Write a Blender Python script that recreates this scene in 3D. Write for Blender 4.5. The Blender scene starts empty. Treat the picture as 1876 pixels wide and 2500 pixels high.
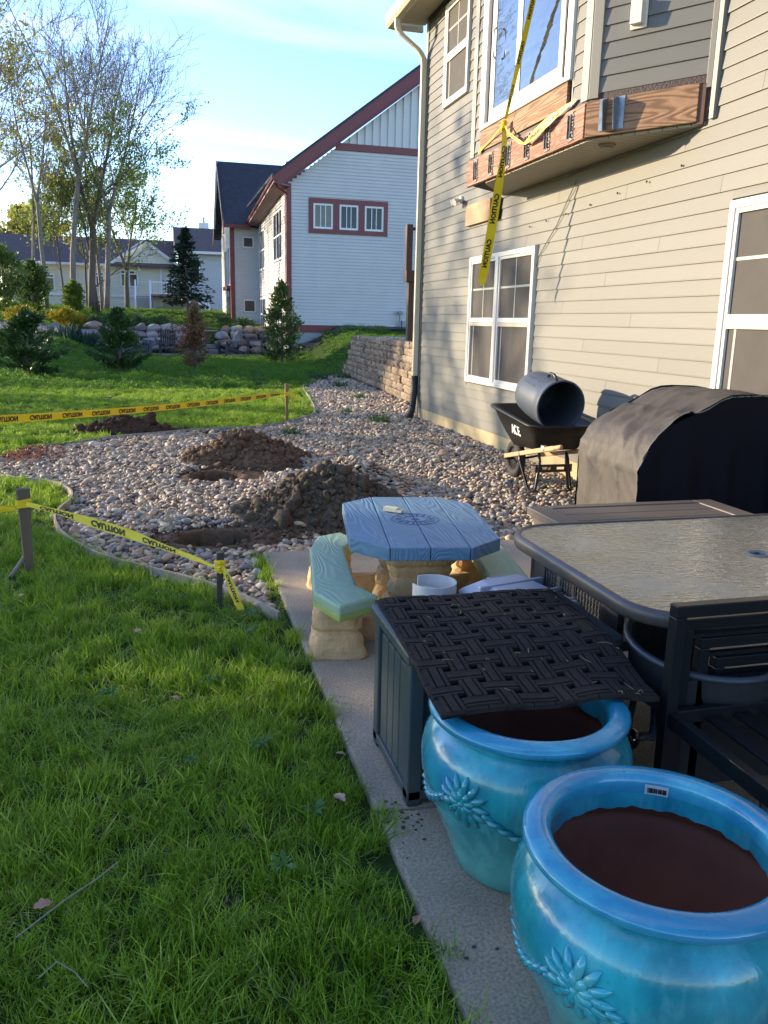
import bpy, bmesh, math, random
import numpy as np
from mathutils import Vector, Matrix, noise
rnd = random.Random(7); nr = np.random.RandomState(11)
scn = bpy.context.scene; COL = scn.collection
R = math.radians
# ------------------------------------------------ camera
cam = bpy.data.cameras.new('camera'); camo = bpy.data.objects.new('camera', cam); COL.objects.link(camo)
cam.sensor_fit = 'VERTICAL'; cam.sensor_height = 24.0; cam.lens = 19.2; cam.clip_start = .05; cam.clip_end = 3000
RC = np.array([[0.9660,-0.0380,0.2557],[-0.2578,-0.2239,0.9399],[0.0215,-0.9739,-0.2261]])
_u,_s,_v = np.linalg.svd(RC); RC = _u@_v
CAMZ = 1.55
camo.matrix_world = Matrix(((RC[0,0],-RC[0,1],-RC[0,2],0),(RC[1,0],-RC[1,1],-RC[1,2],0),(RC[2,0],-RC[2,1],-RC[2,2],CAMZ),(0,0,0,1)))
scn.camera = camo
# ------------------------------------------------ world and sun
SUNV = Vector((-.61,.45,.165)).normalized()          # towards the sun
SEL = math.asin(SUNV.z); SAZ = math.atan2(SUNV.x, SUNV.y)
w = bpy.data.worlds.new('World'); scn.world = w; w.use_nodes = True
nt = w.node_tree; N = nt.nodes; L = nt.links
bg = N['Background']; sky = N.new('ShaderNodeTexSky'); sky.sky_type = 'NISHITA'; sky.sun_disc = False
sky.sun_elevation = SEL; sky.sun_rotation = SAZ; sky.air_density = .92; sky.dust_density = .25; sky.ozone_density = 3.6; sky.altitude = 200
tc = N.new('ShaderNodeTexCoord'); sep = N.new('ShaderNodeSeparateXYZ'); L.new(tc.outputs['Generated'], sep.inputs[0])
ad = N.new('ShaderNodeMath'); ad.operation='ADD'; ad.inputs[1].default_value=.12; L.new(sep.outputs['Z'], ad.inputs[0])
dv = N.new('ShaderNodeVectorMath'); dv.operation='DIVIDE'; L.new(tc.outputs['Generated'], dv.inputs[0])
cb = N.new('ShaderNodeCombineXYZ')
for i in range(3): L.new(ad.outputs[0], cb.inputs[i])
L.new(cb.outputs[0], dv.inputs[1])
mp = N.new('ShaderNodeMapping'); mp.inputs['Location'].default_value=(3.1,.7,0); mp.inputs['Rotation'].default_value=(0,0,.5); mp.inputs['Scale'].default_value=(.55,1.15,1)
L.new(dv.outputs[0], mp.inputs[0])
nz = N.new('ShaderNodeTexNoise'); nz.inputs['Scale'].default_value=1.1; nz.inputs['Detail'].default_value=7; nz.inputs['Roughness'].default_value=.5; nz.inputs['Distortion'].default_value=.6
L.new(mp.outputs[0], nz.inputs['Vector'])
rp = N.new('ShaderNodeValToRGB'); rp.color_ramp.elements[0].position=.57; rp.color_ramp.elements[0].color=(0,0,0,1); rp.color_ramp.elements[1].position=.95; rp.color_ramp.elements[1].color=(.6,.6,.6,1)
L.new(nz.outputs[0], rp.inputs[0])
mx = N.new('ShaderNodeMix'); mx.data_type='RGBA'; L.new(rp.outputs[0], mx.inputs['Factor']); L.new(sky.outputs[0], mx.inputs[6]); mx.inputs[7].default_value=(4.6,4.6,5.4,1)
hs = N.new('ShaderNodeHueSaturation'); hs.inputs['Saturation'].default_value=1.04; hs.inputs['Hue'].default_value=.513; L.new(mx.outputs[2], hs.inputs['Color'])
wb = N.new('ShaderNodeMix'); wb.data_type='RGBA'; wb.blend_type='MULTIPLY'; wb.inputs['Factor'].default_value=1; gmn=N.new('ShaderNodeGamma'); gmn.inputs['Gamma'].default_value=1.08; L.new(hs.outputs[0],gmn.inputs[0]); L.new(gmn.outputs[0],wb.inputs[6]); wb.inputs[7].default_value=(1.12,.985,.83,1)
L.new(wb.outputs[2], bg.inputs['Color']); bg.inputs['Strength'].default_value = .15
sl = bpy.data.lights.new('sun','SUN'); sl.energy = 2.55; sl.angle = R(.53); sl.color = (1,.81,.55)
so = bpy.data.objects.new('sun', sl); COL.objects.link(so); so.rotation_euler = (-SUNV).to_track_quat('-Z','Y').to_euler()
so.location = (-30,20,30)
vs = scn.view_settings; vs.view_transform='Standard'; vs.look='None'; vs.gamma=1; vs.use_curve_mapping=False; vs.exposure = 2.0
# ------------------------------------------------ helpers
def org(p):
    v = Vector((0,0,0))
    while p is not None: v += p.location; p = p.parent
    return v
class MB:
    def __init__(s): s.v=[]; s.f=[]; s.n=0
    def add(s, V, F):
        V = np.asarray(V, float).reshape(-1,3); s.v.append(V); o = s.n
        s.f.extend([tuple(i+o for i in f) for f in F]); s.n += len(V); return s
    def box(s, a, b, rot=None, c=None):
        a=np.array(a,float); b=np.array(b,float)
        V=[(x,y,z) for x in (a[0],b[0]) for y in (a[1],b[1]) for z in (a[2],b[2])]
        if rot is not None:
            c = np.array(c if c is not None else (a+b)/2); Rm=np.array(rot)
            V=[(Rm@(np.array(p)-c))+c for p in V]
        return s.add(V,[(0,1,3,2),(4,6,7,5),(0,4,5,1),(2,3,7,6),(0,2,6,4),(1,5,7,3)])
    def bar(s, p, q, wd, h, up=(0,0,1)):
        p=Vector(p); q=Vector(q); d=(q-p).normalized(); u=Vector(up)
        sd=d.cross(u).normalized(); u=sd.cross(d).normalized()
        V=[]
        for e in (p,q):
            for (i,j) in ((-1,-1),(1,-1),(1,1),(-1,1)): V.append(e+sd*(i*wd/2)+u*(j*h/2))
        return s.add([tuple(x) for x in V],[(3,2,1,0),(4,5,6,7),(0,1,5,4),(1,2,6,5),(2,3,7,6),(3,0,4,7)])
    def tube(s, P, r, n=8, cap=True):
        P=np.asarray(P,float); m=len(P); r=np.ones(m)*r if np.isscalar(r) else np.asarray(r,float)
        T=np.gradient(P,axis=0); T/= (np.linalg.norm(T,axis=1,keepdims=True)+1e-9)
        ref=np.array([0,0,1.]) if abs(T[0][2])<.9 else np.array([1.,0,0])
        A=np.cross(T,ref); A/=(np.linalg.norm(A,axis=1,keepdims=True)+1e-9); B=np.cross(T,A)
        a=np.arange(n)*2*math.pi/n
        V=(P[:,None,:]+r[:,None,None]*(np.cos(a)[None,:,None]*A[:,None,:]+np.sin(a)[None,:,None]*B[:,None,:])).reshape(-1,3)
        F=[(i*n+j,i*n+(j+1)%n,(i+1)*n+(j+1)%n,(i+1)*n+j) for i in range(m-1) for j in range(n)]
        if cap: F+= [tuple(range(n))[::-1], tuple((m-1)*n+j for j in range(n))]
        return s.add(V,F)
    def lathe(s, prof, n, c=(0,0,0), cap=False):
        c=np.array(c,float); V=[];F=[]
        for (r,z) in prof:
            for j in range(n):
                a=j*2*math.pi/n; V.append((c[0]+r*math.cos(a),c[1]+r*math.sin(a),c[2]+z))
        m=len(prof)
        F=[(i*n+j,i*n+(j+1)%n,(i+1)*n+(j+1)%n,(i+1)*n+j) for i in range(m-1) for j in range(n)]
        if cap: F+=[tuple(range(n))[::-1],tuple((m-1)*n+j for j in range(n))]
        return s.add(V,F)
    def prism(s, poly, z0, z1, axis='z'):
        n=len(poly)
        def P(a,b,c): return (a,b,c) if axis=='z' else ((c,a,b) if axis=='x' else (a,c,b))
        V=[P(x,y,z0) for x,y in poly]+[P(x,y,z1) for x,y in poly]
        return s.add(V,[tuple(range(n))[::-1],tuple(range(n,2*n))]+[(i,(i+1)%n,n+(i+1)%n,n+i) for i in range(n)])
    def ico(s, c, r, sub=1, sc=(1,1,1), rot=None, jit=0, rn=rnd):
        V,F=ICO[sub]; V=V.copy()
        if jit: V=V*(1+ (np.array([noise.noise(Vector(p)*1.7+Vector((rn.random()*0+c[0]*7.1,c[1]*5.3,c[2]*3))) for p in V])*jit)[:,None])
        V=V*np.array(sc)*r
        if rot is not None: V=V@np.array(rot).T
        return s.add(V+np.array(c),F)
    def mesh(s, name):
        me=bpy.data.meshes.new(name); V=np.concatenate(s.v) if s.v else np.zeros((0,3))
        me.from_pydata(V.tolist(),[],s.f); me.update(); return me
    def build(s, name, mat, parent=None, bevel=0, smooth=False, seg=2, **kw):
        V=np.concatenate(s.v); og=org(parent) if parent else Vector((0,0,0))
        me=bpy.data.meshes.new(name); me.from_pydata((V-np.array(og)).tolist(),[],s.f)
        bm=bmesh.new(); bm.from_mesh(me)
        if s.n<60000: bmesh.ops.recalc_face_normals(bm,faces=bm.faces)
        bm.to_mesh(me); bm.free()
        if smooth: me.polygons.foreach_set('use_smooth',[True]*len(me.polygons))
        if mat: me.materials.append(mat)
        o=bpy.data.objects.new(name,me); COL.objects.link(o)
        if parent: o.parent=parent
        if bevel:
            m=o.modifiers.new('bevel','BEVEL'); m.width=bevel; m.segments=seg; m.limit_method='ANGLE'; m.angle_limit=R(40)
            if smooth: m.harden_normals=False
        for k,v in kw.items(): o[k]=v
        return o
def _ico(sub):
    bm=bmesh.new(); bmesh.ops.create_icosphere(bm,subdivisions=sub,radius=1); bm.verts.ensure_lookup_table()
    V=np.array([v.co[:] for v in bm.verts]); F=[tuple(v.index for v in f.verts) for f in bm.faces]; bm.free(); return V,F
ICO={i:_ico(i) for i in (1,2,3,4)}
def thing(name,label,cat,loc=(0,0,0),group=None):
    o=bpy.data.objects.new(name,None); o.location=loc; o.empty_display_size=.1; COL.objects.link(o)
    o['label']=label; o['category']=cat
    if group: o['group']=group
    return o
def tag(o,label=None,cat=None,group=None,kind=None):
    for k,v in (('label',label),('category',cat),('group',group),('kind',kind)):
        if v: o[k]=v
    return o
def inst(me,name,parent,loc=(0,0,0),rot=(0,0,0),sc=(1,1,1)):
    o=bpy.data.objects.new(name,me); COL.objects.link(o); o.parent=parent
    o.location=Vector(loc)-(org(parent) if parent else Vector((0,0,0))); o.rotation_euler=rot; o.scale=sc; return o
def rotz(a): c,s_=math.cos(a),math.sin(a); return np.array([[c,-s_,0],[s_,c,0],[0,0,1]])
def rotx(a): c,s_=math.cos(a),math.sin(a); return np.array([[1,0,0],[0,c,-s_],[0,s_,c]])
def roty(a): c,s_=math.cos(a),math.sin(a); return np.array([[c,0,s_],[0,1,0],[-s_,0,c]])
def rotr(rn): return rotz(rn.uniform(0,6.28))@rotx(rn.uniform(0,6.28))@rotz(rn.uniform(0,6.28))
# ------------------------------------------------ materials
def M(name,col,rough=.6,metal=0,spec=.5,var=None,var2=None,bump=None,stretch=(1,1,1),coat=0,rand=0,coord='Object',attr=None,trans=0,sheen=0,emit=None,dirt=None,grain=None):
    """var=(scale,colour,contrast) mottling; bump=(scale,strength,distance); rand=value shift per object"""
    m=bpy.data.materials.new(name); m.use_nodes=True; t=m.node_tree; n=t.nodes; l=t.links; b=n['Principled BSDF']
    b.inputs['Roughness'].default_value=rough; b.inputs['Metallic'].default_value=metal; b.inputs['Specular IOR Level'].default_value=spec
    b.inputs['Coat Weight'].default_value=coat; b.inputs['Coat Roughness'].default_value=.04
    tc=n.new('ShaderNodeTexCoord'); mp=n.new('ShaderNodeMapping'); mp.inputs['Scale'].default_value=stretch; l.new(tc.outputs[coord],mp.inputs[0])
    c4=lambda c:(c[0],c[1],c[2],1)
    cur=None
    rgb=n.new('ShaderNodeRGB'); rgb.outputs[0].default_value=c4(col); cur=rgb.outputs[0]
    if attr:
        a=n.new('ShaderNodeAttribute'); a.attribute_name=attr; cur=a.outputs['Color']
    def nois(sc,det=6,ro=.6):
        x=n.new('ShaderNodeTexNoise'); x.inputs['Scale'].default_value=sc; x.inputs['Detail'].default_value=det; x.inputs['Roughness'].default_value=ro; l.new(mp.outputs[0],x.inputs['Vector']); return x
    for vv in (var,var2):
        if vv:
            x=nois(vv[0]); mr=n.new('ShaderNodeMapRange'); k=vv[2]; mr.inputs[1].default_value=.5-.22/k; mr.inputs[2].default_value=.5+.22/k
            l.new(x.outputs[0],mr.inputs[0]); mix=n.new('ShaderNodeMix'); mix.data_type='RGBA'; l.new(mr.outputs[0],mix.inputs['Factor']); l.new(cur,mix.inputs[6]); mix.inputs[7].default_value=c4(vv[1]); cur=mix.outputs[2]
            if len(vv)>3:
                mr.inputs[3].default_value=0; mr.inputs[4].default_value=vv[3]
    gb=None
    if grain:   # (scale, mapping, dark colour, amount, bump distance): drawn-out rings of wood grain
        gm_=n.new('ShaderNodeMapping'); gm_.inputs['Scale'].default_value=grain[1]; l.new(tc.outputs[coord],gm_.inputs[0])
        if len(grain)>5: gm_.inputs['Rotation'].default_value=(0,0,grain[5])
        gn=n.new('ShaderNodeTexNoise'); gn.inputs['Scale'].default_value=grain[0]; gn.inputs['Detail'].default_value=1.2; gn.inputs['Roughness'].default_value=.35; l.new(gm_.outputs[0],gn.inputs['Vector'])
        g1=n.new('ShaderNodeMath'); g1.operation='MULTIPLY'; g1.inputs[1].default_value=grain[6]; l.new(gn.outputs[0],g1.inputs[0])
        wv=n.new('ShaderNodeMath'); wv.operation='SINE'; l.new(g1.outputs[0],wv.inputs[0])
        mr=n.new('ShaderNodeMapRange'); mr.inputs[1].default_value=-.2; mr.inputs[2].default_value=.95; mr.inputs[3].default_value=0; mr.inputs[4].default_value=grain[3]; l.new(wv.outputs[0],mr.inputs[0])
        mix=n.new('ShaderNodeMix'); mix.data_type='RGBA'; l.new(mr.outputs[0],mix.inputs['Factor']); l.new(cur,mix.inputs[6]); mix.inputs[7].default_value=c4(grain[2]); cur=mix.outputs[2]
        gb=n.new('ShaderNodeBump'); gb.inputs['Strength'].default_value=.8; gb.inputs['Distance'].default_value=grain[4]; gb.invert=True; l.new(wv.outputs[0],gb.inputs['Height'])
    if rand:
        oi=n.new('ShaderNodeObjectInfo'); mr=n.new('ShaderNodeMapRange'); mr.inputs[3].default_value=1-rand; mr.inputs[4].default_value=1+rand; l.new(oi.outputs['Random'],mr.inputs[0])
        vm=n.new('ShaderNodeVectorMath'); vm.operation='SCALE'; l.new(cur,vm.inputs[0]); l.new(mr.outputs[0],vm.inputs['Scale']); cur=vm.outputs[0]
    l.new(cur,b.inputs['Base Color'])
    if bump:
        bs=bump if isinstance(bump[0],(tuple,list)) else (bump,)
        prev=gb.outputs[0] if gb else None
        for (sc,st,ds) in bs:
            x=nois(sc,8,.6); bp=n.new('ShaderNodeBump'); bp.inputs['Strength'].default_value=st; bp.inputs['Distance'].default_value=ds; l.new(x.outputs[0],bp.inputs['Height'])
            if prev: l.new(prev,bp.inputs['Normal'])
            prev=bp.outputs[0]
        l.new(prev,b.inputs['Normal'])
    if trans: b.inputs['Transmission Weight'].default_value=trans
    if sheen: b.inputs['Sheen Weight'].default_value=sheen
    if emit: b.inputs['Emission Color'].default_value=c4(emit[0]); b.inputs['Emission Strength'].default_value=emit[1]
    return m
def leafmat(name,cols,trans=.35,rough=.5):
    """thin leaf: diffuse + translucent, colour picked per face island/instance"""
    m=bpy.data.materials.new(name); m.use_nodes=True; t=m.node_tree; n=t.nodes; l=t.links; n.clear()
    out=n.new('ShaderNodeOutputMaterial'); rp=n.new('ShaderNodeValToRGB'); e=rp.color_ramp.elements
    for i,c in enumerate(cols):
        x=e[i] if i<2 else e.new(i/(len(cols)-1)); 
        x.position=i/(len(cols)-1); x.color=(*c,1)
    oi=n.new('ShaderNodeObjectInfo'); ge=n.new('ShaderNodeNewGeometry'); a=n.new('ShaderNodeMath'); a.operation='ADD'; l.new(oi.outputs['Random'],a.inputs[0]); l.new(ge.outputs['Random Per Island'],a.inputs[1])
    h=n.new('ShaderNodeMath'); h.operation='MULTIPLY'; h.inputs[1].default_value=.5; l.new(a.outputs[0],h.inputs[0]); l.new(h.outputs[0],rp.inputs[0])
    d=n.new('ShaderNodeBsdfPrincipled'); d.inputs['Roughness'].default_value=rough; d.inputs['Specular IOR Level'].default_value=.35; l.new(rp.outputs[0],d.inputs['Base Color'])
    tr=n.new('ShaderNodeBsdfTranslucent'); l.new(rp.outputs[0],tr.inputs[0]); ms=n.new('ShaderNodeMixShader'); ms.inputs[0].default_value=trans
    l.new(d.outputs[0],ms.inputs[1]); l.new(tr.outputs[0],ms.inputs[2]); l.new(ms.outputs[0],out.inputs[0]); return m
# ------------------------------------------------ geometry-node scatter
def scatter(name,pts,rots,scls,protos,mat=None,**kw):
    """one object of vertices; every vertex carries a copy of one of the proto meshes"""
    me=bpy.data.meshes.new(name); pts=np.asarray(pts,float); n=len(pts)
    me.vertices.add(n); me.vertices.foreach_set('co',pts.ravel())
    a=me.attributes.new('rot','FLOAT_VECTOR','POINT'); a.data.foreach_set('vector',np.asarray(rots,float).ravel())
    a=me.attributes.new('scl','FLOAT_VECTOR','POINT'); a.data.foreach_set('vector',np.asarray(scls,float).ravel())
    me.update(); o=bpy.data.objects.new(name,me); COL.objects.link(o)
    pc=bpy.data.collections.new(name+'_pieces')
    for i,p in enumerate(protos):
        po=bpy.data.objects.new(name+'_piece',p); pc.objects.link(po)
    g=bpy.data.node_groups.new(name,'GeometryNodeTree'); g.interface.new_socket('Geometry',in_out='INPUT',socket_type='NodeSocketGeometry'); g.interface.new_socket('Geometry',in_out='OUTPUT',socket_type='NodeSocketGeometry')
    gi=g.nodes.new('NodeGroupInput'); go=g.nodes.new('NodeGroupOutput'); ip=g.nodes.new('GeometryNodeInstanceOnPoints'); ci=g.nodes.new('GeometryNodeCollectionInfo')
    ci.inputs['Collection'].default_value=pc; ci.inputs['Separate Children'].default_value=True; ci.inputs['Reset Children'].default_value=True
    ip.inputs['Pick Instance'].default_value=True
    na=g.nodes.new('GeometryNodeInputNamedAttribute'); na.data_type='FLOAT_VECTOR'; na.inputs['Name'].default_value='rot'
    nb=g.nodes.new('GeometryNodeInputNamedAttribute'); nb.data_type='FLOAT_VECTOR'; nb.inputs['Name'].default_value='scl'
    rv=g.nodes.new('FunctionNodeRandomValue'); rv.data_type='INT'; rv.inputs['Min'].default_value=0; rv.inputs['Max'].default_value=len(protos)-1
    rv.inputs[4].default_value=0; rv.inputs[5].default_value=len(protos)-1
    l=g.links; l.new(gi.outputs[0],ip.inputs['Points']); l.new(ci.outputs[0],ip.inputs['Instance']); l.new(rv.outputs[2],ip.inputs['Instance Index'])
    er=g.nodes.new('FunctionNodeEulerToRotation'); l.new(na.outputs[0],er.inputs[0]); l.new(er.outputs[0],ip.inputs['Rotation']); l.new(nb.outputs[0],ip.inputs['Scale']); l.new(ip.outputs[0],go.inputs[0])
    md=o.modifiers.new('scatter','NODES'); md.node_group=g
    for k,v in kw.items(): o[k]=v
    return o
def inside(P,poly):
    P=np.asarray(P); x,y=P[:,0],P[:,1]; r=np.zeros(len(P),bool); n=len(poly); j=n-1
    for i in range(n):
        xi,yi=poly[i]; xj,yj=poly[j]
        c=((yi>y)!=(yj>y))&(x<(xj-xi)*(y-yi)/((yj-yi)+1e-12)+xi); r^=c; j=i
    return r
def inview(P,marg=.36):
    """keep points the camera or one standing a step beside it could see"""
    D=np.asarray(P)-np.array([0,0,CAMZ]); c=D@RC; z=np.maximum(c[:,2],.05)
    return (c[:,2]>.1)&(abs(c[:,0]/z)<.47+marg+.5/z)&(c[:,1]/z<.625+marg+.3/z)
def smooth(t): t=np.clip(t,0,1); return t*t*(3-2*t)
SHADE=[(-20,8,11,1300,.26,1.3,'leafy tree on the lawn far left, out of the picture, nearest the camera'),(-19,12,12,1300,.26,1.3,'second leafy tree on the left lawn, out of the picture'),(-21,17.6,11,2400,.26,1.0,'third leafy tree on the left lawn, out of the picture'),(-20,27,11,110,.2,.7,'nearly bare tree on the left lawn, out of the picture'),(-26,34,12,150,.22,.8,'sparse tree on the left lawn, out of the picture'),(-20,42,12,5000,.3,1.1,'broad leafy tree far back on the left, out of the picture'),(-24,45,13,8000,.3,1.3,'farthest leafy tree on the left, out of the picture')]
# ------------------------------------------------ ground
NEAR=[(0.56,4.16),(0.41,4.48),(0.2,4.79),(-0.09,5.11),(-0.4,5.46),(-0.58,5.77),(-0.75,6.19),(-0.85,6.67),(-0.84,7.03),(-0.8,7.26),(-0.81,7.59),(-0.88,7.85),(-1.04,8.16),(-1.31,8.36),(-1.57,8.5),(-2.2,8.75),(-3.0,8.95)]
FAR=[(-3.0,9.3),(-2.2,9.5),(-1.78,9.82),(-1.55,10.23),(-1.35,10.65),(-0.99,10.93),(-0.68,11.28),(-0.15,11.59),(0.55,11.97),(1.37,12.21),(2.05,13.04),(2.53,14.03),(2.88,16.39),(3.31,19.95),(3.94,22.2),(5.29,24.64)]
BED=NEAR+FAR+[(5.6,24.6),(4.75,13.6),(4.16,13.25),(4.16,5.42),(.56,5.42)]
SLAB=[(.56,-3.0),(.56,5.42),(4.30,5.42),(4.30,-3.0)]
HOLES=[((.5,8.43),.24,.21,.55),((.35,5.99),.29,.21,.6),((.78,11.72),.28,.14,.4)]
def bumps(x,y):
    z=.26*np.exp(-((x-1.75)**2/.22+(y-7.75)**2/.16))
    z=z+.05*np.exp(-((x-.9)**2/.6+(y-9.2)**2/.4))
    return z
def ground(x,y):
    x=np.asarray(x,float); y=np.asarray(y,float)
    z=np.zeros_like(x+y)
    lft=smooth((y-29)/12.)*smooth((-1.9-x)/2.2)*1.0
    bk=smooth((y-37.9)/.5)*1.0*smooth((x+4.2)/1.6)
    z=np.maximum(lft,bk)
    z=z+.95*smooth((y-39)/13.)
    rt=1.0*smooth((x-5.3)/2.0)*smooth((y-24.7)/5.)*(1-smooth((y-34)/2))
    z=np.maximum(z,rt+.35*smooth((y-31)/3)*smooth((x-4.4)/1.)*(1-smooth((y-36)/1)))
    z=z+.25*smooth((-x-3)/6)*smooth((y-8)/12)
    return z
def gsurf(x,y):
    z=ground(x,y); P=np.stack([np.ravel(x),np.ravel(y)],1)
    b=inside(P,BED).reshape(np.shape(x)); z=z-np.where(b,.055,.03)+np.where(b,bumps(x,y),0)
    for (c,rx,ry,d) in HOLES:
        q=((x-c[0])/rx)**2+((y-c[1])/ry)**2
        z=z-d*(1-smooth((np.sqrt(q)-.86)/.16))+.02*np.exp(-((np.sqrt(q)-1.25)/.3)**2)
    return z,b
xs=np.unique(np.round(np.concatenate([np.linspace(-700,-60,14),np.linspace(-60,-8,27),np.arange(-8,-2.4,.4),np.arange(-2.4,-.2,.1),np.arange(-.2,1.3,.03),np.arange(1.3,5.6,.12),np.arange(5.6,12,.4),np.linspace(12,60,20),np.linspace(60,700,14)]),3))
ys=np.unique(np.round(np.concatenate([np.linspace(-60,-3,12),np.arange(-3,4,.3),np.arange(4,5.6,.1),np.arange(5.6,6.4,.03),np.arange(6.4,8,.08),np.arange(8,8.9,.03),np.arange(8.9,11.4,.1),np.arange(11.4,12.1,.04),np.arange(12.1,26,.25),np.arange(26,37.6,.3),np.arange(37.6,38.8,.1),np.arange(38.8,56,.8),np.linspace(56,120,14),np.linspace(120,1500,14)]),3))
X,Y=np.meshgrid(xs,ys); Zg,B=gsurf(X,Y)
nx,ny=len(xs),len(ys)
F=[(j*nx+i,j*nx+i+1,(j+1)*nx+i+1,(j+1)*nx+i) for j in range(ny-1) for i in range(nx-1)]
me=bpy.data.meshes.new('lawn'); me.from_pydata(np.stack([X,Y,Zg],-1).reshape(-1,3).tolist(),[],F)
me.polygons.foreach_set('use_smooth',[True]*len(F))
ca=me.color_attributes.new('Col','FLOAT_COLOR','POINT')
colr=np.zeros((ny,nx,4)); colr[...,3]=1; colr[...,:3]=(.035,.075,.014)
nzv=nr.rand(ny,nx,1)
colr[B]=(*(.075,.058,.045),1)
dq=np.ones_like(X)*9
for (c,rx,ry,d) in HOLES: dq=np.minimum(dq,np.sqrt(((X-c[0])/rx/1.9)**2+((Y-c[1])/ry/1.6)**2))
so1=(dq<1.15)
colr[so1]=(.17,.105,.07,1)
zr_=ground(X,Y)-Zg; colr[(zr_>.10)]=(.032,.019,.012,1)  # moist subsoil colour, darkened further to put the holes' shade into it
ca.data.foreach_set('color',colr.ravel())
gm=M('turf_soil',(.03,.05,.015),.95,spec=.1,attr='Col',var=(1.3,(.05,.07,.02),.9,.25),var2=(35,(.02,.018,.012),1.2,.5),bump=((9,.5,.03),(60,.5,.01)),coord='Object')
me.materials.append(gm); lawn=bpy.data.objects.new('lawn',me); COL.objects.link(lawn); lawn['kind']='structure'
# ------------------------------------------------ patio slab, poured in panels
conc=M('concrete',(.54,.445,.31),.85,spec=.25,var=(1.7,(.34,.275,.19),1.2),var2=(110,(.11,.10,.085),1.8,.6),bump=((180,.35,.004),(14,.25,.01)))
t=bpy.data.objects.new('patio',None); COL.objects.link(t); t['kind']='structure'
for (y0,y1) in ((-3.0,2.28),(2.288,5.42)):
    for (x0,x1) in ((.62,2.5),(2.508,4.3)):
        MB().box((x0,y0,-.14),(x1,y1,0)).build('slab_panel',conc,t,bevel=.012)
# ------------------------------------------------ pebbles
peb=bpy.data.materials.new('river_pebble'); peb.use_nodes=True
n=peb.node_tree.nodes; l=peb.node_tree.links; b=n['Principled BSDF']; b.inputs['Roughness'].default_value=.62; b.inputs['Specular IOR Level'].default_value=.35
oi=n.new('ShaderNodeObjectInfo'); rp=n.new('ShaderNodeValToRGB'); rp.color_ramp.interpolation='CONSTANT'; l.new(oi.outputs['Random'],rp.inputs[0])
pc=[(.34,.28,.20),(.48,.38,.255),(.24,.225,.20),(.42,.28,.165),(.56,.47,.34),(.18,.16,.13),(.48,.36,.21),(.29,.265,.18),(.38,.225,.14),(.54,.42,.25),(.30,.28,.245),(.14,.11,.08),(.42,.33,.23),(.52,.38,.25)]
e=rp.color_ramp.elements
for i,c in enumerate(pc):
    x=e[i] if i<2 else e.new(i/len(pc)); x.position=i/len(pc); x.color=(*c,1)
tc=n.new('ShaderNodeTexCoord'); nz=n.new('ShaderNodeTexNoise'); nz.inputs['Scale'].default_value=2.2; nz.inputs['Detail'].default_value=8; l.new(tc.outputs['Object'],nz.inputs['Vector'])
mr=n.new('ShaderNodeMapRange'); mr.inputs[1].default_value=.3; mr.inputs[2].default_value=.7; mr.inputs[3].default_value=.72; mr.inputs[4].default_value=1.28; l.new(nz.outputs[0],mr.inputs[0])
vm=n.new('ShaderNodeVectorMath'); vm.operation='SCALE'; l.new(rp.outputs[0],vm.inputs[0]); l.new(mr.outputs[0],vm.inputs['Scale']); l.new(vm.outputs[0],b.inputs['Base Color'])
def pebbles():
    out=[]
    for k in range(7):
        V,Fc=ICO[2]; V=V.copy(); s=(1,rnd.uniform(.6,.85),rnd.uniform(.42,.62)); sd=Vector((k*7.3,2,1))
        V=V*(1+np.array([noise.noise(Vector(p)*.9+sd) for p in V])[:,None]*.38)*np.array(s)
        me=bpy.data.meshes.new('pebble'); me.from_pydata(V.tolist(),[],Fc); me.polygons.foreach_set('use_smooth',[True]*len(Fc)); me.materials.append(peb); out.append(me)
    return out
PB=pebbles()
def bedpts(dens,y0,y1,zoff):
    a=9.0*(y1-y0); k=int(a*dens); P=np.stack([nr.uniform(-3.2,5.8,k),nr.uniform(y0,y1,k)],1)
    P=P[inside(P,BED)]
    # keep pebbles out of the dug soil and holes, thin them out around it
    q=np.ones(len(P))*9
    for (c,rx,ry,d),(ex,ey) in zip(HOLES,((2.0,1.75),(2.1,1.75),(1.3,1.3))):
        q=np.minimum(q,np.sqrt(((P[:,0]-c[0]-.06)/rx/ex)**2+((P[:,1]-c[1])/ry/ey)**2))
    q2=np.sqrt(((P[:,0]-.95)/.55)**2+((P[:,1]-6.02)/.22)**2); q=np.minimum(q,q2)
    q3=np.sqrt(((P[:,0]-.95)/.62)**2+((P[:,1]-9.0)/.55)**2); q=np.minimum(q,q3)
    keep=nr.rand(len(P))<smooth((q-.82)/.4)
    P=P[keep]; z,_=gsurf(P[:,0],P[:,1]); P=np.column_stack([P,z+zoff+nr.uniform(-.008,.012,len(P))]); return P[inview(P)]
P=np.concatenate([bedpts(780,4.1,9.2,.012),bedpts(380,4.1,9.2,.032),bedpts(640,9.2,14,.014),bedpts(260,9.2,14,.034),bedpts(330,14,25,.02)])
k=len(P); s=nr.lognormal(math.log(.0245),.32,k)*np.where(P[:,1]>14,1.35,np.where(P[:,1]>9.2,1.1,1))
scatter('gravel_bed',P,np.column_stack([nr.normal(0,.35,k),nr.normal(0,.35,k),nr.uniform(0,6.28,k)]),np.repeat(s[:,None],3,1),PB,kind='stuff',label='grey and tan river pebbles filling the curved bed along the house')
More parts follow.
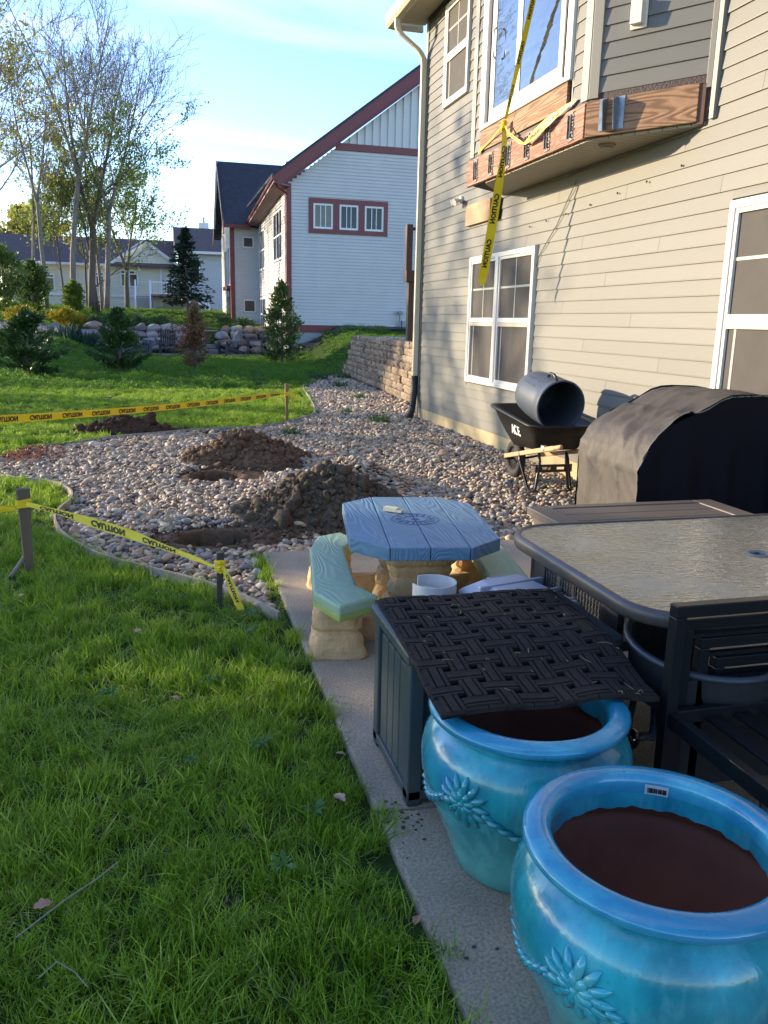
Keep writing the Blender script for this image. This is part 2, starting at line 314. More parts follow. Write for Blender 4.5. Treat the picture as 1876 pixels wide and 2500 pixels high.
# ------------------------------------------------ grass
def blades(k,rad,hmin,hmax,wd,lean,seg=2):
    V=[];F=[]
    for i in range(k):
        r=rad*math.sqrt(rnd.random()); a=rnd.uniform(0,6.28); x,y=r*math.cos(a),r*math.sin(a)
        h=rnd.uniform(hmin,hmax); d=rnd.uniform(0,6.28); le=rnd.uniform(.1,lean)*h; fx,fy=math.cos(d),math.sin(d); wx,wy=-fy*wd/2,fx*wd/2
        tw=rnd.uniform(-1,1); wx,wy=wx*math.cos(tw)-wy*math.sin(tw),wx*math.sin(tw)+wy*math.cos(tw)
        o=len(V)
        for s_ in range(seg+1):
            t_=s_/seg; g=(t_**1.8); px=x+fx*le*g; py=y+fy*le*g; pz=h*(t_-.25*lean*g*t_*.5); ww=1-.75*t_**1.5
            if s_<seg: V+=[(px-wx*ww,py-wy*ww,pz),(px+wx*ww,py+wy*ww,pz)]
            else: V.append((px,py,pz))
        for s_ in range(seg-1): F.append((o+2*s_,o+2*s_+1,o+2*s_+3,o+2*s_+2))
        F.append((o+2*(seg-1),o+2*(seg-1)+1,o+2*seg))
    return V,F
GR=leafmat('grass_blade',[(.075,.16,.008),(.18,.32,.016),(.31,.47,.034),(.52,.55,.15)],.48,.45)
GR2=leafmat('grass_far',[(.07,.17,.010),(.10,.22,.014),(.14,.27,.022)],.4,.5)
def gmesh(args,m):
    out=[]
    for i in range(5):
        V,F=blades(*args); me=bpy.data.meshes.new('grass_tuft'); me.from_pydata(V,[],F); me.materials.append(m); out.append(me)
    return out
BEDG=BED
def grasspts(dens,x0,x1,y0,y1,jit=.0):
    k=int(dens*(x1-x0)*(y1-y0)); P=np.stack([nr.uniform(x0,x1,k),nr.uniform(y0,y1,k)],1)
    Q=P+nr.normal(0,.012,P.shape)
    edge=.60+.03*np.sin(Q[:,1]*9)+.025*np.sin(Q[:,1]*23+1)
    keep=~inside(Q,BED)&~((Q[:,0]>edge)&(Q[:,1]<5.5))&~((Q[:,0]>4)&(Q[:,1]<24.7))
    P=P[keep]; z,_=gsurf(P[:,0],P[:,1]); P=np.column_stack([P,z]); P=P[inview(P)]
    # bare soil of the third dig
    q=np.sqrt(((P[:,0]+.25)/1.25)**2+((P[:,1]-11.9)/.42)**2); P=P[q>nr.uniform(.75,1.15,len(P))]
    return P
def gfield(name,P,protos,s0,label):
    k=len(P); h=np.array([noise.noise(Vector((p[0]*1.5,p[1]*1.5,0))) for p in P])*.55+np.array([noise.noise(Vector((p[0]*5,p[1]*5,4))) for p in P])*.3
    s=s0*(.92+1.25*h)*nr.uniform(.75,1.25,k); sc=np.column_stack([s0*nr.uniform(.9,1.2,k),s0*nr.uniform(.9,1.2,k),np.clip(s,.35,1.7)])
    # blades lean together in swirls
    lx=np.array([noise.noise(Vector((p[0]*2.2,p[1]*2.2,9))) for p in P])*.9; ly=np.array([noise.noise(Vector((p[0]*2.2,p[1]*2.2,19))) for p in P])*.9
    return scatter(name,P,np.column_stack([lx+nr.normal(0,.15,k),ly+nr.normal(0,.15,k),nr.uniform(0,6.28,k)]),sc,protos,kind='stuff',label=label)
DRY=leafmat('dry_thatch',[(.20,.16,.07),(.30,.25,.12),(.16,.12,.06)],.25)
G1=gmesh((46,.045,.035,.085,.0034,1.1,3),GR)
G1+=gmesh((22,.06,.03,.10,.0045,1.5,3),GR)[:2]+gmesh((16,.07,.012,.04,.0030,2.2,3),DRY)[:1]
G2=gmesh((60,.09,.03,.075,.006,1.0,2),GR)
G3=gmesh((110,.24,.03,.07,.013,.9,2),GR2)
P=grasspts(520,-3.6,.75,.6,3.4); gfield('grass',P,G1,1.0,'long green grass of the near lawn beside the patio slab')
P=np.concatenate([grasspts(330,-4.4,.65,3.4,6.2),grasspts(170,-5.5,.0,6.2,9.4)]); gfield('grass',P,G1,1.05,'green grass of the lawn around the stakes and curved edging')
P=np.concatenate([grasspts(95,-6.5,3.0,9.3,14.5),grasspts(60,-8,4,14.5,19)]); gfield('grass',P,G2,1.0,'mown grass of the lawn beyond the gravel bed')
P=grasspts(15,-14,9,19,36); gfield('grass',P,G3,1.0,'far mown lawn around the four young evergreens')
P=grasspts(9,-20,8,40.5,56); gfield('grass',P,G3,1.0,'raised far lawn above the boulder wall')
# ------------------------------------------------ siding helper: one lapped board is one mesh
def board_mesh(name,mat,h=.127,t0=.004,t1=.017):
    # unit length along Y, outward = -X, bottom at z=0
    m=MB(); m.add([(0,0,0),(-t1,0,0),(-t1,0,.012),(-t0,0,h+.006),(0,0,h+.006),(0,1,0),(-t1,1,0),(-t1,1,.012),(-t0,1,h+.006),(0,1,h+.006)],
        [(4,3,2,1,0),(5,6,7,8,9),(0,1,6,5),(1,2,7,6),(2,3,8,7),(3,4,9,8),(4,0,5,9)])
    me=m.mesh(name); me.materials.append(mat); return me
def cut(y0,y1,z0,z1,holes):
    seg=[(y0,y1)]
    for (a,b,c,d) in holes:
        if z1>c+.01 and z0<d-.01:
            ns=[]
            for (p,q) in seg:
                if b<=p or a>=q: ns.append((p,q)); continue
                if a>p+.01: ns.append((p,a))
                if b<q-.01: ns.append((b,q))
            seg=ns
    return seg
def lap_sheet(m,axis,at,a0,a1f,z0,z1,h,out,t=.016,holes=(),z_of=None):
    """lapped siding as one sheet; a1f(z)->(a0,a1) span at height z"""
    z=z0
    while z<z1-.02:
        zt=min(z+h,z1); s0,s1=a1f(z+.5*h) if callable(a1f) else (a0,a1f)
        for (p,q) in cut(s0,s1,z,zt,holes):
            if q-p<.02: continue
            pr=[(0,z),(t,z),(t,z+h*.72),(t*.1,z+h*.82),(t*.1,zt),(0,zt)] if zt-z>h*.9 else [(0,z),(t,z),(t,zt),(0,zt)]
            K=len(pr)
            V=[]
            for e in (p,q):
                for (d,zz) in pr: V.append((at+out*d,e,zz) if axis=='x' else (e,at+out*d,zz))
            m.add(V,[(i,i+1,K+i+1,K+i) for i in range(K-1)]+[tuple(range(K))[::-1],tuple(range(K,2*K))])
        z+=h
    return m
white=M('white_vinyl',(.74,.70,.62),.45,var=(3,(.62,.58,.50),.8,.5))
offw=M('white_trim',(.72,.72,.72),.5)
red=M('oxblood_trim',(.17,.022,.026),.45,var=(2,(.10,.02,.024),1,.6))
glass=M('window_glass',(.012,.014,.018),.08,spec=.35)
glassw=M('window_glass_warm',(.10,.075,.035),.15,spec=.6,var=(3,(.03,.04,.03),1.5))
nsid=M('pale_grey_siding',(.56,.55,.55),.6,var=(1.2,(.50,.49,.49),1))
bsid=M('pale_board_batten',(.58,.585,.57),.6)
shing=M('charcoal_shingles',(.035,.038,.05),.9,var=(5,(.055,.058,.075),1.5),var2=(30,(.02,.022,.03),1.5,.6),bump=(30,.5,.02))
shingb=M('brown_shingles',(.10,.075,.075),.9,var=(4,(.14,.10,.095),1.5),var2=(22,(.05,.04,.04),1.5,.6),bump=(26,.5,.02))
foun=M('poured_foundation',(.42,.42,.40),.85,var=(1,(.34,.34,.33),1))
def window(parent,axis,at,out,a0,a1,z0,z1,fr=.06,fmat=offw,gmat=glass,mull=(),rails=(),nm='window',deep=.03,proud=.045,mw=.03,label=None):
    m=MB()
    def bx(p,q,r,s_,d0,d1):
        lo,hi=sorted((at+out*d0,at+out*d1))
        m.box((lo,p,r) if axis=='x' else (p,lo,r),(hi,q,s_) if axis=='x' else (q,hi,s_))
    bx(a0,a0+fr,z0,z1,0,proud); bx(a1-fr,a1,z0,z1,0,proud); bx(a0+fr,a1-fr,z0,z0+fr,0,proud-.002); bx(a0+fr,a1-fr,z1-fr,z1,0,proud-.002)
    wf=m.build(nm,fmat,parent)
    if label: wf['label']=label
    m=MB(); lo,hi=sorted((at+out*.004,at+out*.012)); m.box((lo,a0+fr,z0+fr) if axis=='x' else (a0+fr,lo,z0+fr),(hi,a1-fr,z1-fr) if axis=='x' else (a1-fr,hi,z1-fr)); m.build('pane',gmat,wf)
    if mull or rails:
        m=MB()
        for c in mull: bx(c-mw/2,c+mw/2,z0+fr,z1-fr,.013,.028)
        for c in rails: bx(a0+fr,a1-fr,c-mw/2,c+mw/2,.013,.026)
        m.build('muntin',fmat,wf)
    return wf
# ------------------------------------------------ neighbour's house with oxblood trim
NB=thing('house','pale grey sided house with dark red trim and a steep charcoal roof','house',(5.02,34,.4))
def gspan(z):   # gable span under the rake
    return (5.02,16.5) if z<6.6 else (5.02+(z-6.55)/.75-.0,16.5)
m=MB(); lap_sheet(m,'y',34.0,5.02,lambda z:(max(5.02,5.02+(z-6.72)/.75),16.5),1.36,8.1,.127,-1,t=.032,holes=((5.88,9.12,4.92,6.30),)); m.build('siding',nsid,NB,kind='stuff')
m=MB(); m.prism([(5.03,0.2),(16.4,.2),(16.4,8.2),(14,12.2),(11.9,11.95),(5.03,6.7)],34.02,34.3,axis='y'); m.build('gable_wall',bsid,NB)
m=MB(); m.box((5.05,34.3,.1),(16,52,6.5)); m.build('wall',nsid,NB)
for k in range(18):
    x=6.9+k*.31; zt=6.72+(x-5.0)*.75
    if zt>8.45: MB().box((x,33.955,8.36),(x+.045,34.02,zt)).build('batten',bsid,NB)
m=MB(); m.box((6.95,33.93,8.1),(16.5,34.02,8.36)); m.build('band_board',red,NB)
m=MB(); m.box((5.0,33.95,1.07),(16.5,34.02,1.36)); m.build('skirt_board',red,NB)
m=MB(); m.box((4.98,33.93,1.0),(5.18,34.1,6.75)); m.build('corner_board',red,NB)
m=MB(); m.box((4.97,34.1,1.0),(5.05,34.28,6.6)); m.build('corner_board',red,NB)
m=MB(); m.box((5.04,33.99,-.1),(16.5,34.1,1.068)); m.build('foundation',foun,NB)
# window band
m=MB()
for (a,b,c,d) in ((5.88,6.06,4.95,6.27),(8.95,9.12,4.95,6.27),(6.06,8.95,4.95,5.12),(6.06,8.95,6.08,6.27),(6.86,7.12,5.12,6.08),(7.9,8.16,5.12,6.08)): m.box((a,33.93,c),(b,34.0,d))
m.build('window_surround',red,NB,label='dark red surround framing three small square windows')
for i,(a,b) in enumerate(((6.06,6.86),(7.12,7.90),(8.16,8.95))):
    window(NB,'y',34.0,-1,a,b,5.12,6.08,.075,gmat=glassw if i==0 else glass,mull=(a+.3,b-.3))
m=MB(); m.bar((4.5,33.6,6.75),(13.2,33.6,13.28),.03,.42,up=(0,0,1)); m.build('rake_board',red,NB)
m=MB(); m.bar((4.62,33.84,6.56),(13.2,33.84,12.99),.34,.12,up=(0,0,1)); m.build('rake_soffit',red,NB)
m=MB(); m.add([(4.4,33.55,6.92),(13.4,33.55,13.67),(13.4,47,13.67),(4.4,44.0,6.92),(4.4,33.55,7.02),(13.4,33.55,13.77),(13.4,47,13.77),(4.4,44,7.02)],[(0,1,2,3),(7,6,5,4),(0,4,5,1),(3,2,6,7),(0,3,7,4),(1,5,6,2)]); m.build('roof',shing,NB)
m=MB(); m.tube([(4.45,33.55,6.86),(4.45,44,6.25)],.085,8); m.build('gutter',red,NB)
m=MB(); m.add([(4.45,33.6,6.78),(5.05,33.6,6.62),(5.05,44.2,6.1),(4.45,44.2,6.17),(4.45,33.6,6.70),(5.05,33.6,6.58),(5.05,44.2,6.06),(4.45,44.2,6.1)],[(0,1,2,3),(7,6,5,4),(0,4,5,1),(3,2,6,7),(0,3,7,4),(1,5,6,2)]); m.build('eave_soffit',M('red_brown_soffit',(.22,.13,.12),.6),NB)
m=MB(); m.tube([(4.5,33.7,6.75),(4.62,33.75,6.55),(5.0,33.95,6.38),(5.0,33.93,6.2)],.045,8); m.build('downspout',red,NB)
# side wall facing the lawn
sh=((35.3,38.0,4.0,6.05),(41.3,43.5,3.9,5.8),(41.0,43.2,1.0,2.6),(35.5,37.5,.4,2.5))
m=MB(); lap_sheet(m,'x',5.03,34.2,44.2,.4,6.4,.127,-1,t=.03,holes=sh); m.build('siding',nsid,NB,kind='stuff')
for i,(a,b,c,d) in enumerate(sh):
    window(NB,'x',5.03,-1,a,b,c,d,.09,mull=tuple(a+(b-a)*q for q in (1/3,2/3)),rails=((c+d)/2,),mw=.07)
bmf=M('black_metal_far',(.02,.02,.02),.4)
for y in (38.3,40.2): m=MB(); m.tube([(4.98,y,2.0),(4.86,y,2.05),(4.84,y,1.95)],.03,6); m.lathe([(.03,.1),(.1,-.08),(.1,-.14)],8,(4.84,y,1.9)); m.build('wall_lantern',bmf,NB)
# projecting bay with its own gable
m=MB(); lap_sheet(m,'y',44.18,3.64,5.04,1.0,6.15,.127,-1,t=.03,holes=((4.22,4.82,5.05,5.64),(4.22,4.88,1.86,2.54))); m.build('siding',nsid,NB,kind='stuff')
m=MB(); m.box((3.66,44.2,.6),(5.04,51,6.3)); m.prism([(44.2,6.3),(51,6.3),(47.6,9.5)],3.66,5.0,axis='x'); m.build('bay_wall',nsid,NB)
m=MB(); m.box((3.60,44.12,1.25),(3.82,44.2,6.1)); m.box((3.60,44.2,1.25),(3.66,44.42,6.1)); m.build('corner_board',red,NB)
for (c,d,e_,f_) in ((4.24,4.80,5.08,5.62),(4.24,4.86,1.88,2.52)): window(NB,'y',44.18,-1,c,d,e_,f_,.06)
m=MB(); m.add([(3.3,43.7,6.15),(8,43.7,6.15),(8,47.6,9.72),(3.3,47.6,9.72),(3.3,51.5,6.15),(8,51.5,6.15)],[(0,1,2,3),(3,2,5,4)])
m.add([(3.3,43.7,6.03),(8,43.7,6.03),(8,47.6,9.6),(3.3,47.6,9.6),(3.3,51.5,6.03),(8,51.5,6.03)],[(3,2,1,0),(4,5,2,3)]); m.build('roof',shing,NB)
m=MB(); m.bar((3.25,43.4,5.75),(3.25,47.6,9.6),.05,.32); m.bar((3.25,51.8,5.75),(3.25,47.6,9.6),.05,.32); m.box((3.25,43.66,5.98),(4.6,43.74,6.14)); m.build('rake_board',red,NB)
for a,b,c,d in ((44.8,46.2,3.2,5.2),(46.6,48.2,3.2,5.2)): window(NB,'x',3.66,-1,a,b,c,d,.09,mull=((a+b)/2,),mw=.07)
m=MB(); m.box((3.56,44.6,1.2),(3.66,46.8,3.0)); m.build('patio_door',glass,NB)
m=MB(); m.box((3.4,44.4,3.02),(3.66,47,3.2)); m.build('door_head',red,NB)
m=MB(); m.tube([(5.35,36,7.2),(5.35,36,7.82)],.11,10); m.lathe([(.15,0),(.15,.1),(.05,.14)],10,(5.35,36,7.76)); m.build('roof_vent',M('galvanised_pipe',(.35,.35,.38),.35,metal=.8),NB)
m=MB(); m.tube([(8.05,35.2,9.2),(8.05,35.2,9.85)],.05,8); m.build('roof_vent',M('dark_pipe',(.05,.05,.06),.6),NB)
m=MB(); m.box((9.8,33.75,1.15),(10.25,33.98,1.6)); m.tube([(9.7,33.8,.9),(9.7,33.8,1.95)],.035,8); m.lathe([(.12,0),(.14,.1),(.05,.16)],10,(9.7,33.8,1.85)); m.build('gas_meter',M('grey_meter',(.25,.27,.30),.5),NB)
# black ground cloth at the foot of the gable
m=MB(); bx=[]
for k in range(15):
    x=5.15+k*.5; g=float(ground(x,33.4)); tp=min(1.02,.42+max(0,x-5.1)*.36)
    bx.append((x,33.35,g+.0,max(g+.03,tp)))
V=[];Fc=[]
for i,(x,y,a,b) in enumerate(bx): V+=[(x,32.9+.06*math.sin(i*2.1),a-.05),(x,33.45,b),(x,33.9,b+.01)]
for i in range(14): Fc+=[(3*i,3*i+3,3*i+4,3*i+1),(3*i+1,3*i+4,3*i+5,3*i+2)]
m.add(V,Fc); tag(m.build('ground_cloth',M('black_landscape_cloth',(.012,.013,.016),.45,bump=(8,.6,.05)),smooth=True),'black landscape fabric heaped along the foot of the pale house','fabric')
# ------------------------------------------------ far cream house with deck
cream=M('cream_siding',(.64,.61,.50),.7); gry=M('blue_grey_siding',(.52,.53,.54),.7)
CH=thing('house','cream house with brown roof and white deck far behind the trees','house',(-4,66,1.9))
m=MB(); m.box((-10.8,67.4,1.2),(2.2,76,5.4)); m.prism([(-3.4,5.3),(1.6,5.3),(-.9,6.95)],67.2,76,axis='y'); m.build('wall',cream,CH)
m=MB(); lap_sheet(m,'y',67.4,-10.8,2.2,1.6,5.4,.2,-1,t=.025); m.build('siding',cream,CH,kind='stuff')
m=MB(); lap_sheet(m,'y',66.0,1.95,7.0,1.6,6.3,.2,-1,t=.025); m.build('siding',gry,CH,kind='stuff')
m=MB(); m.box((1.97,66.02,1.2),(7,74,6.4)); m.build('wing_wall',gry,CH)
m=MB(); m.add([(-11.6,66.8,5.3),(1.4,66.8,5.3),(1.4,71.5,7.55),(-11.6,71.5,7.55),(-11.6,66.8,5.15),(1.4,66.8,5.15)],[(0,1,2,3),(4,5,1,0)]); m.add([(1.3,65.4,6.35),(7.2,65.4,6.35),(7.2,70.2,8.5),(1.3,70.2,8.5)],[(0,1,2,3)]); m.add([(1.3,65.4,6.35),(1.3,70.2,8.5),(1.3,74,6.35)],[(0,1,2)]); m.build('roof',shingb,CH)
m=MB(); m.box((1.3,65.32,6.2),(7.2,65.42,6.38)); m.box((-11.6,66.72,5.15),(-3.4,66.82,5.32)); m.bar((-3.9,67.0,5.0),(-.9,67.0,7.1),.08,.2); m.bar((2.1,67.0,5.0),(-.9,67.0,7.1),.08,.2); m.build('fascia',offw,CH)
m=MB(); m.box((3.3,70.4,8.2),(4.1,71,8.95)); c_=m.build('chimney',offw,CH); m=MB(); m.tube([(3.7,70.7,8.9),(3.7,70.7,9.4)],.12,8); m.build('chimney_pipe',M('steel_far',(.4,.4,.42),.4,metal=.6),c_)
for a,b,c,d,ml in ((-5.1,-3.9,3.55,4.75,1),(-2.75,-1.45,3.7,4.95,1),(-5.3,-4.0,1.75,2.7,1),(-8.6,-7.4,3.3,4.5,1),(.5,1.1,2.9,4.4,0)):
    window(CH,'y',67.36,-1,a,b,c,d,.1,mull=((a+b)/2,) if ml else (),rails=(d-.28,) if ml else (),mw=.1)
window(CH,'y',65.96,-1,2.3,3.1,4.3,5.9,.08)
m=MB(); m.box((-10.8,67.3,2.95),(1.9,67.37,3.1)); m.box((.15,67.3,1.6),(.3,67.37,5.3)); m.box((-6.0,67.3,1.6),(-5.85,67.37,5.3)); m.build('trim_board',offw,CH)
dk=M('weathered_deck',(.22,.17,.15),.8)
m=MB(); m.box((-.6,64.3,3.02),(2.0,67.3,3.16)); m.build('deck_floor',dk,CH)
for x in (-.5,1.9): MB().box((x-.07,64.35,1.7),(x+.07,64.49,3.0)).build('deck_post',dk,CH)
m=MB()
for k in range(9): m.box((-1.6,63.2+.0-k*0+.25*k-.0,1.72+.155*k),(-.6,63.5+.25*k,1.80+.155*k))
m.box((-1.55,63.3,1.6),(-.65,63.34,2.8)); m.build('deck_stair',M('stair_grey',(.30,.29,.29),.8),CH)
m=MB()
for x in (-1.62,-.58): m.bar((x,63.1,2.6),(x,65.4,4.1),.08,.1); m.box((x-.06,63.05,1.6),(x+.06,63.17,2.75)); m.box((x-.06,65.3,3),(x+.06,65.42,4.2))
for k in range(14): m.box((-.5+k*.18,64.32,3.2),(-.46+k*.18,64.36,4.0))
m.box((-.6,64.3,3.98),(2.0,64.38,4.08)); m.box((-.6,64.3,3.2),(2.0,64.38,3.26))
for k in range(7): m.box((2.1+k*.24,64.4,1.7),(2.26+k*.24,64.44,2.75))
m.build('white_railing',M('white_railing',(.78,.78,.80),.5),CH)
m=MB(); m.box((.5,65.2,3.2),(1.05,65.25,4.15)); m.box((.5,65.2,3.55),(1.05,65.7,3.6)); m.build('deck_chair',M('dark_chair_far',(.05,.05,.05),.6),CH)
m=MB(); m.lathe([(.0,.0),(.3,.02),(.3,.6),(.0,.62)],10,(.1,66.8,1.7)); m.build('air_conditioner',M('ac_grey',(.3,.3,.3),.6),CH)
# ------------------------------------------------ flagstone terrace, boulder wall, slab steps
pv=M('terrace_paver',(.25,.23,.21),.9,rand=.15,var=(6,(.18,.165,.15),1)); t=bpy.data.objects.new('far_terrace',None); COL.objects.link(t); t['kind']='structure'
m=MB()
yy=36.0
r0=0
while yy<37.7:
    xx=-1.0+(r0%2)*.3
    while xx<4.9:
        m.box((xx,yy,-.08),(xx+.58,yy+.33,.015)); xx+=.6
    yy+=.35; r0+=1
o=m.build('paver',pv,t,kind='stuff')
bl=M('field_boulder',(.24,.225,.225),.85,rand=.45,var=(2.2,(.33,.29,.26),1.3),var2=(14,(.11,.11,.12),1.4,.5),bump=((3,.6,.08),(18,.4,.02)))
blw=M('field_boulder_tan',(.30,.215,.16),.85,rand=.3,var=(2.2,(.20,.16,.14),1.3),bump=((3,.6,.08),(18,.4,.02)))
blb=M('field_boulder_pale',(.36,.36,.38),.85,rand=.25,var=(2.2,(.24,.24,.26),1.3),bump=((3,.6,.08),(18,.4,.02)))
SW=thing('boulder_wall','long retaining wall of big round grey and tan boulders below the raised lawn','stone wall',(1,37.8,0))
bms=[]
for k in range(6):
    V,Fc=ICO[3]; V=V.copy(); sd=Vector((k*5.1,3,8)); V=V*(1+np.array([noise.noise(Vector(p)*1.1+sd) for p in V])[:,None]*.42); me=[]
    for mt in (bl,blw,blb):
        q=bpy.data.meshes.new('boulder'); q.from_pydata(V.tolist(),[],Fc); q.polygons.foreach_set('use_smooth',[True]*len(Fc)); q.materials.append(mt); me.append(q)
    bms.append(me)
def bould(x,y,z,sx,sz):
    a=rnd.choice(bms); me=a[rnd.choice((0,0,0,0,1,2))]
    inst(me,'boulder',SW,(x,y,z),(rnd.uniform(-.2,.2),rnd.uniform(-.25,.25),rnd.uniform(-.4,.4)),(sx,sx*.8,sz))
for row in range(4):
    x=-3.4+row*.12
    while x<4.95:
        wd=rnd.uniform(.5,.78) if row<3 else rnd.uniform(.4,.62)
        if not (1.02<x+wd/2<2.62):
            yb=37.85+row*.13 + (.4 if x<-2.2 else 0); zb=.16+row*.3
            if x<-2.3 : zb+=.35*min(1,(-2.3-x)/.8)
            if not(x<-2.0 and row==3): bould(x+wd/2,yb+rnd.uniform(-.06,.06),zb+rnd.uniform(-.03,.03),wd*.52,rnd.uniform(.17,.21))
        x+=wd*.97
for row,(x0,zz) in enumerate(((-5.6,.9),(-5.0,.75),(-4.4,.6))):
    for k in range(3): bould(x0+k*.66+rnd.uniform(-.1,.1),38.8-row*.3,zz+.12*math.sin(k),rnd.uniform(.24,.34),.2)
ST=thing('stone_steps','flight of long grey stone slab steps set into the boulder wall','steps',(1.8,37.8,0))
sm=M('slab_step_stone',(.27,.25,.225),.85,var=(3,(.19,.175,.16),1.2),bump=((5,.6,.03),(30,.3,.01)))
for k in range(5):
    MB().box((1.05+rnd.uniform(-.04,.04),37.75+.3*k,.02+.2*k),(2.6+rnd.uniform(-.04,.04),38.2+.3*k,.205+.2*k)).build('step',sm,ST,bevel=.03)
# chairs on the terrace
cw=M('slate_painted_wood',(.035,.045,.06),.5,rand=.15)
def adirondack(loc,a,label,grp,lean=0):
    T=thing('adirondack_chair',label,'garden chair',(0,0,0),grp)
    for i in range(7):
        x=-.255+i*.085; h=.62+.10*math.cos((i-3)*.42)
        m=MB(); m.bar((x,-.02-.0,.30),(x*1.12,-.34,.30+h),.074,.02,up=(0,1,0)); m.build('back_slat',cw,T)
    for i in range(5): MB().box((-.28,.02+i*.095,.30+.018*i),(.28,.10+i*.095,.32+.018*i)).build('seat_slat',cw,T)
    for s_ in (-1,1):
        MB().bar((s_*.36,.5,.56),(s_*.34,-.2,.55),.13,.025).build('arm',cw,T)
        MB().box((s_*.31-.03,.40,0),(s_*.31+.03,.52,.56)).build('leg',cw,T)
        MB().bar((s_*.28,.5,.34),(s_*.28,-.45,.06),.03,.13).build('leg',cw,T)
    for z_,y_ in ((.42,-.1),(.78,-.27)): MB().box((-.3,y_-.03,z_),(.3,y_,z_+.06)).build('back_rail',cw,T)
    T.location=loc; T.rotation_euler=(0,0,a); return T
adirondack((.3,36.75,.02),0.05,'dark slatted garden chair seen from behind, between the steps and the second evergreen','terrace chairs')
adirondack((-.95,36.6,.02),R(-75),'dark garden chair partly hidden by the second evergreen from the left','terrace chairs')
adirondack((1.55,36.7,.02),R(20),'dark garden chair mostly hidden behind the browned young tree','terrace chairs')
adirondack((3.0,36.6,.02),R(115),'dark garden chair tipped back, right of the browned young tree','terrace chairs')
TT=thing('side_table','small dark square table on the terrace at the right end of the boulder wall','table',(3.9,36.4,.02))
MB().box((3.62,36.2,.62),(4.3,36.8,.66)).build('table_top',cw,TT)
for (a,b) in ((3.65,36.23),(4.24,36.23),(3.65,36.74),(4.24,36.74)): MB().box((a,b,.02),(a+.035,b+.035,.62)).build('leg',cw,TT)
# ------------------------------------------------ plants
def quads(P,Nrm,size,asp=.5):
    """leaf quads: centre P, random frames"""
    k=len(P); D=nr.normal(0,1,(k,3)) if Nrm is None else Nrm+nr.normal(0,.35,(k,3)); D/=np.linalg.norm(D,axis=1,keepdims=True)
    A=np.cross(D,nr.normal(0,1,(k,3))); A/=np.linalg.norm(A,axis=1,keepdims=True)
    s=size*nr.uniform(.6,1.3,(k,1)); a=D*s; b=A*s*asp
    V=np.stack([P-a,P+b*.9,P+a,P-b*.9],1).reshape(-1,3)
    return V,[(4*i,4*i+1,4*i+2,4*i+3) for i in range(k)]
def shrub(name,label,cat,x,y,h,r,nleaf,lmat,size,shape='cone',grp=None,gap=.0,stem=True,asp=.45,lean=(0,0)):
    z0=float(ground(x,y))-.02; T=thing(name,label,cat,(x,y,z0),grp)
    nb=int(26*h/1.5)+14; P=[];Dr=[]; st=MB()
    if stem: st.tube([(x,y,z0),(x+lean[0]*.5,y+lean[1]*.5,z0+h*.5),(x+lean[0],y+lean[1],z0+h*.96)],[.035*h/2+.015,.025,.006],6)
    br=[]
    for i in range(int(nb*(1.7 if shape=='cone' else 3))):
        t_=rnd.random()**(.9); zz=.04*h+t_*h*.93
        if shape=='cone': rr=r*(1-t_)**.75*(1.0 if t_>.12 else .75)
        elif shape=='round': rr=r*math.sqrt(max(.02,1-(2*t_-.85)**2))
        else: rr=r*(1-.55*t_)*(.5+.5*math.sin(t_*9+i)**2)
        a=rnd.uniform(0,6.28); rr*=(rnd.uniform(.4,1.22) if shape=='cone' else rnd.uniform(.55,1.12)); up=rnd.uniform(.15,.75)*rr+.04
        p0=np.array((x+lean[0]*t_,y+lean[1]*t_,z0+zz-up*.5)); p1=p0+np.array((rr*math.cos(a),rr*math.sin(a),up))
        br.append((p0,p1))
        if stem: st.tube([p0,(p0+p1)/2+np.array((0,0,-.02)),p1],[.008,.005,.002],3,cap=False)
    per=max(1,nleaf//len(br))
    for p0,p1 in br:
        q=nr.uniform(.25,1.06,(per,1))**.8; d=(p1-p0)
        P.append(p0+d*q+nr.normal(0,(.034 if shape=='cone' else .05)*(h/1.6)**.5+.010,(per,3))); Dr.append(np.repeat([d/np.linalg.norm(d)+np.array((0,0,.25))],per,0))
    V,Fc=quads(np.concatenate(P),np.concatenate(Dr),size,asp); MB().add(V,Fc).build('foliage',lmat,T)
    if stem: st.build('stem',bark,T)
    return T
bark=M('bark',(.12,.10,.08),.9,var=(6,(.14,.12,.095),1.4),bump=(30,.6,.02),stretch=(1,1,.25))
barkg=M('bark_grey',(.30,.25,.20),.9,var=(6,(.19,.16,.13),1.4),bump=(30,.6,.02),stretch=(1,1,.25))
ev=leafmat('evergreen_needles',[(.022,.055,.014),(.04,.085,.02),(.065,.12,.03),(.11,.14,.04)],.2)
evb=leafmat('browning_needles',[(.08,.10,.035),(.17,.12,.05),(.24,.12,.06),(.18,.055,.035)],.2)
evr=leafmat('rust_needles',[(.16,.035,.028),(.20,.05,.032),(.24,.09,.05)],.2)
shrub('arborvitae','bushy dark young evergreen at the far left of the lawn','shrub',-3.32,23.2,1.65,1.12,9000,ev,.06,grp='young evergreens in a row on the lawn')
shrub('arborvitae','second young evergreen from the left, in front of the terrace edge','shrub',-1.13,24.94,1.75,.95,8000,ev,.058,grp='young evergreens in a row on the lawn')
shrub('arborvitae','half dead young tree with rust brown needles, between two evergreens','shrub',1.06,26.77,2.05,.66,3600,evb,.05,grp='young evergreens in a row on the lawn')
V,Fc=quads(np.concatenate([np.array((.75,26.6,1.0))+nr.normal(0,1,(500,3))*np.array((.24,.16,.26)),np.array((1.1,26.7,1.25))+nr.normal(0,1,(300,3))*np.array((.2,.2,.2))]),None,.045,.4); 
o=MB().add(V,Fc).build('dead_foliage',evr,[q for q in bpy.data.objects if q.name=='arborvitae.002'][0])
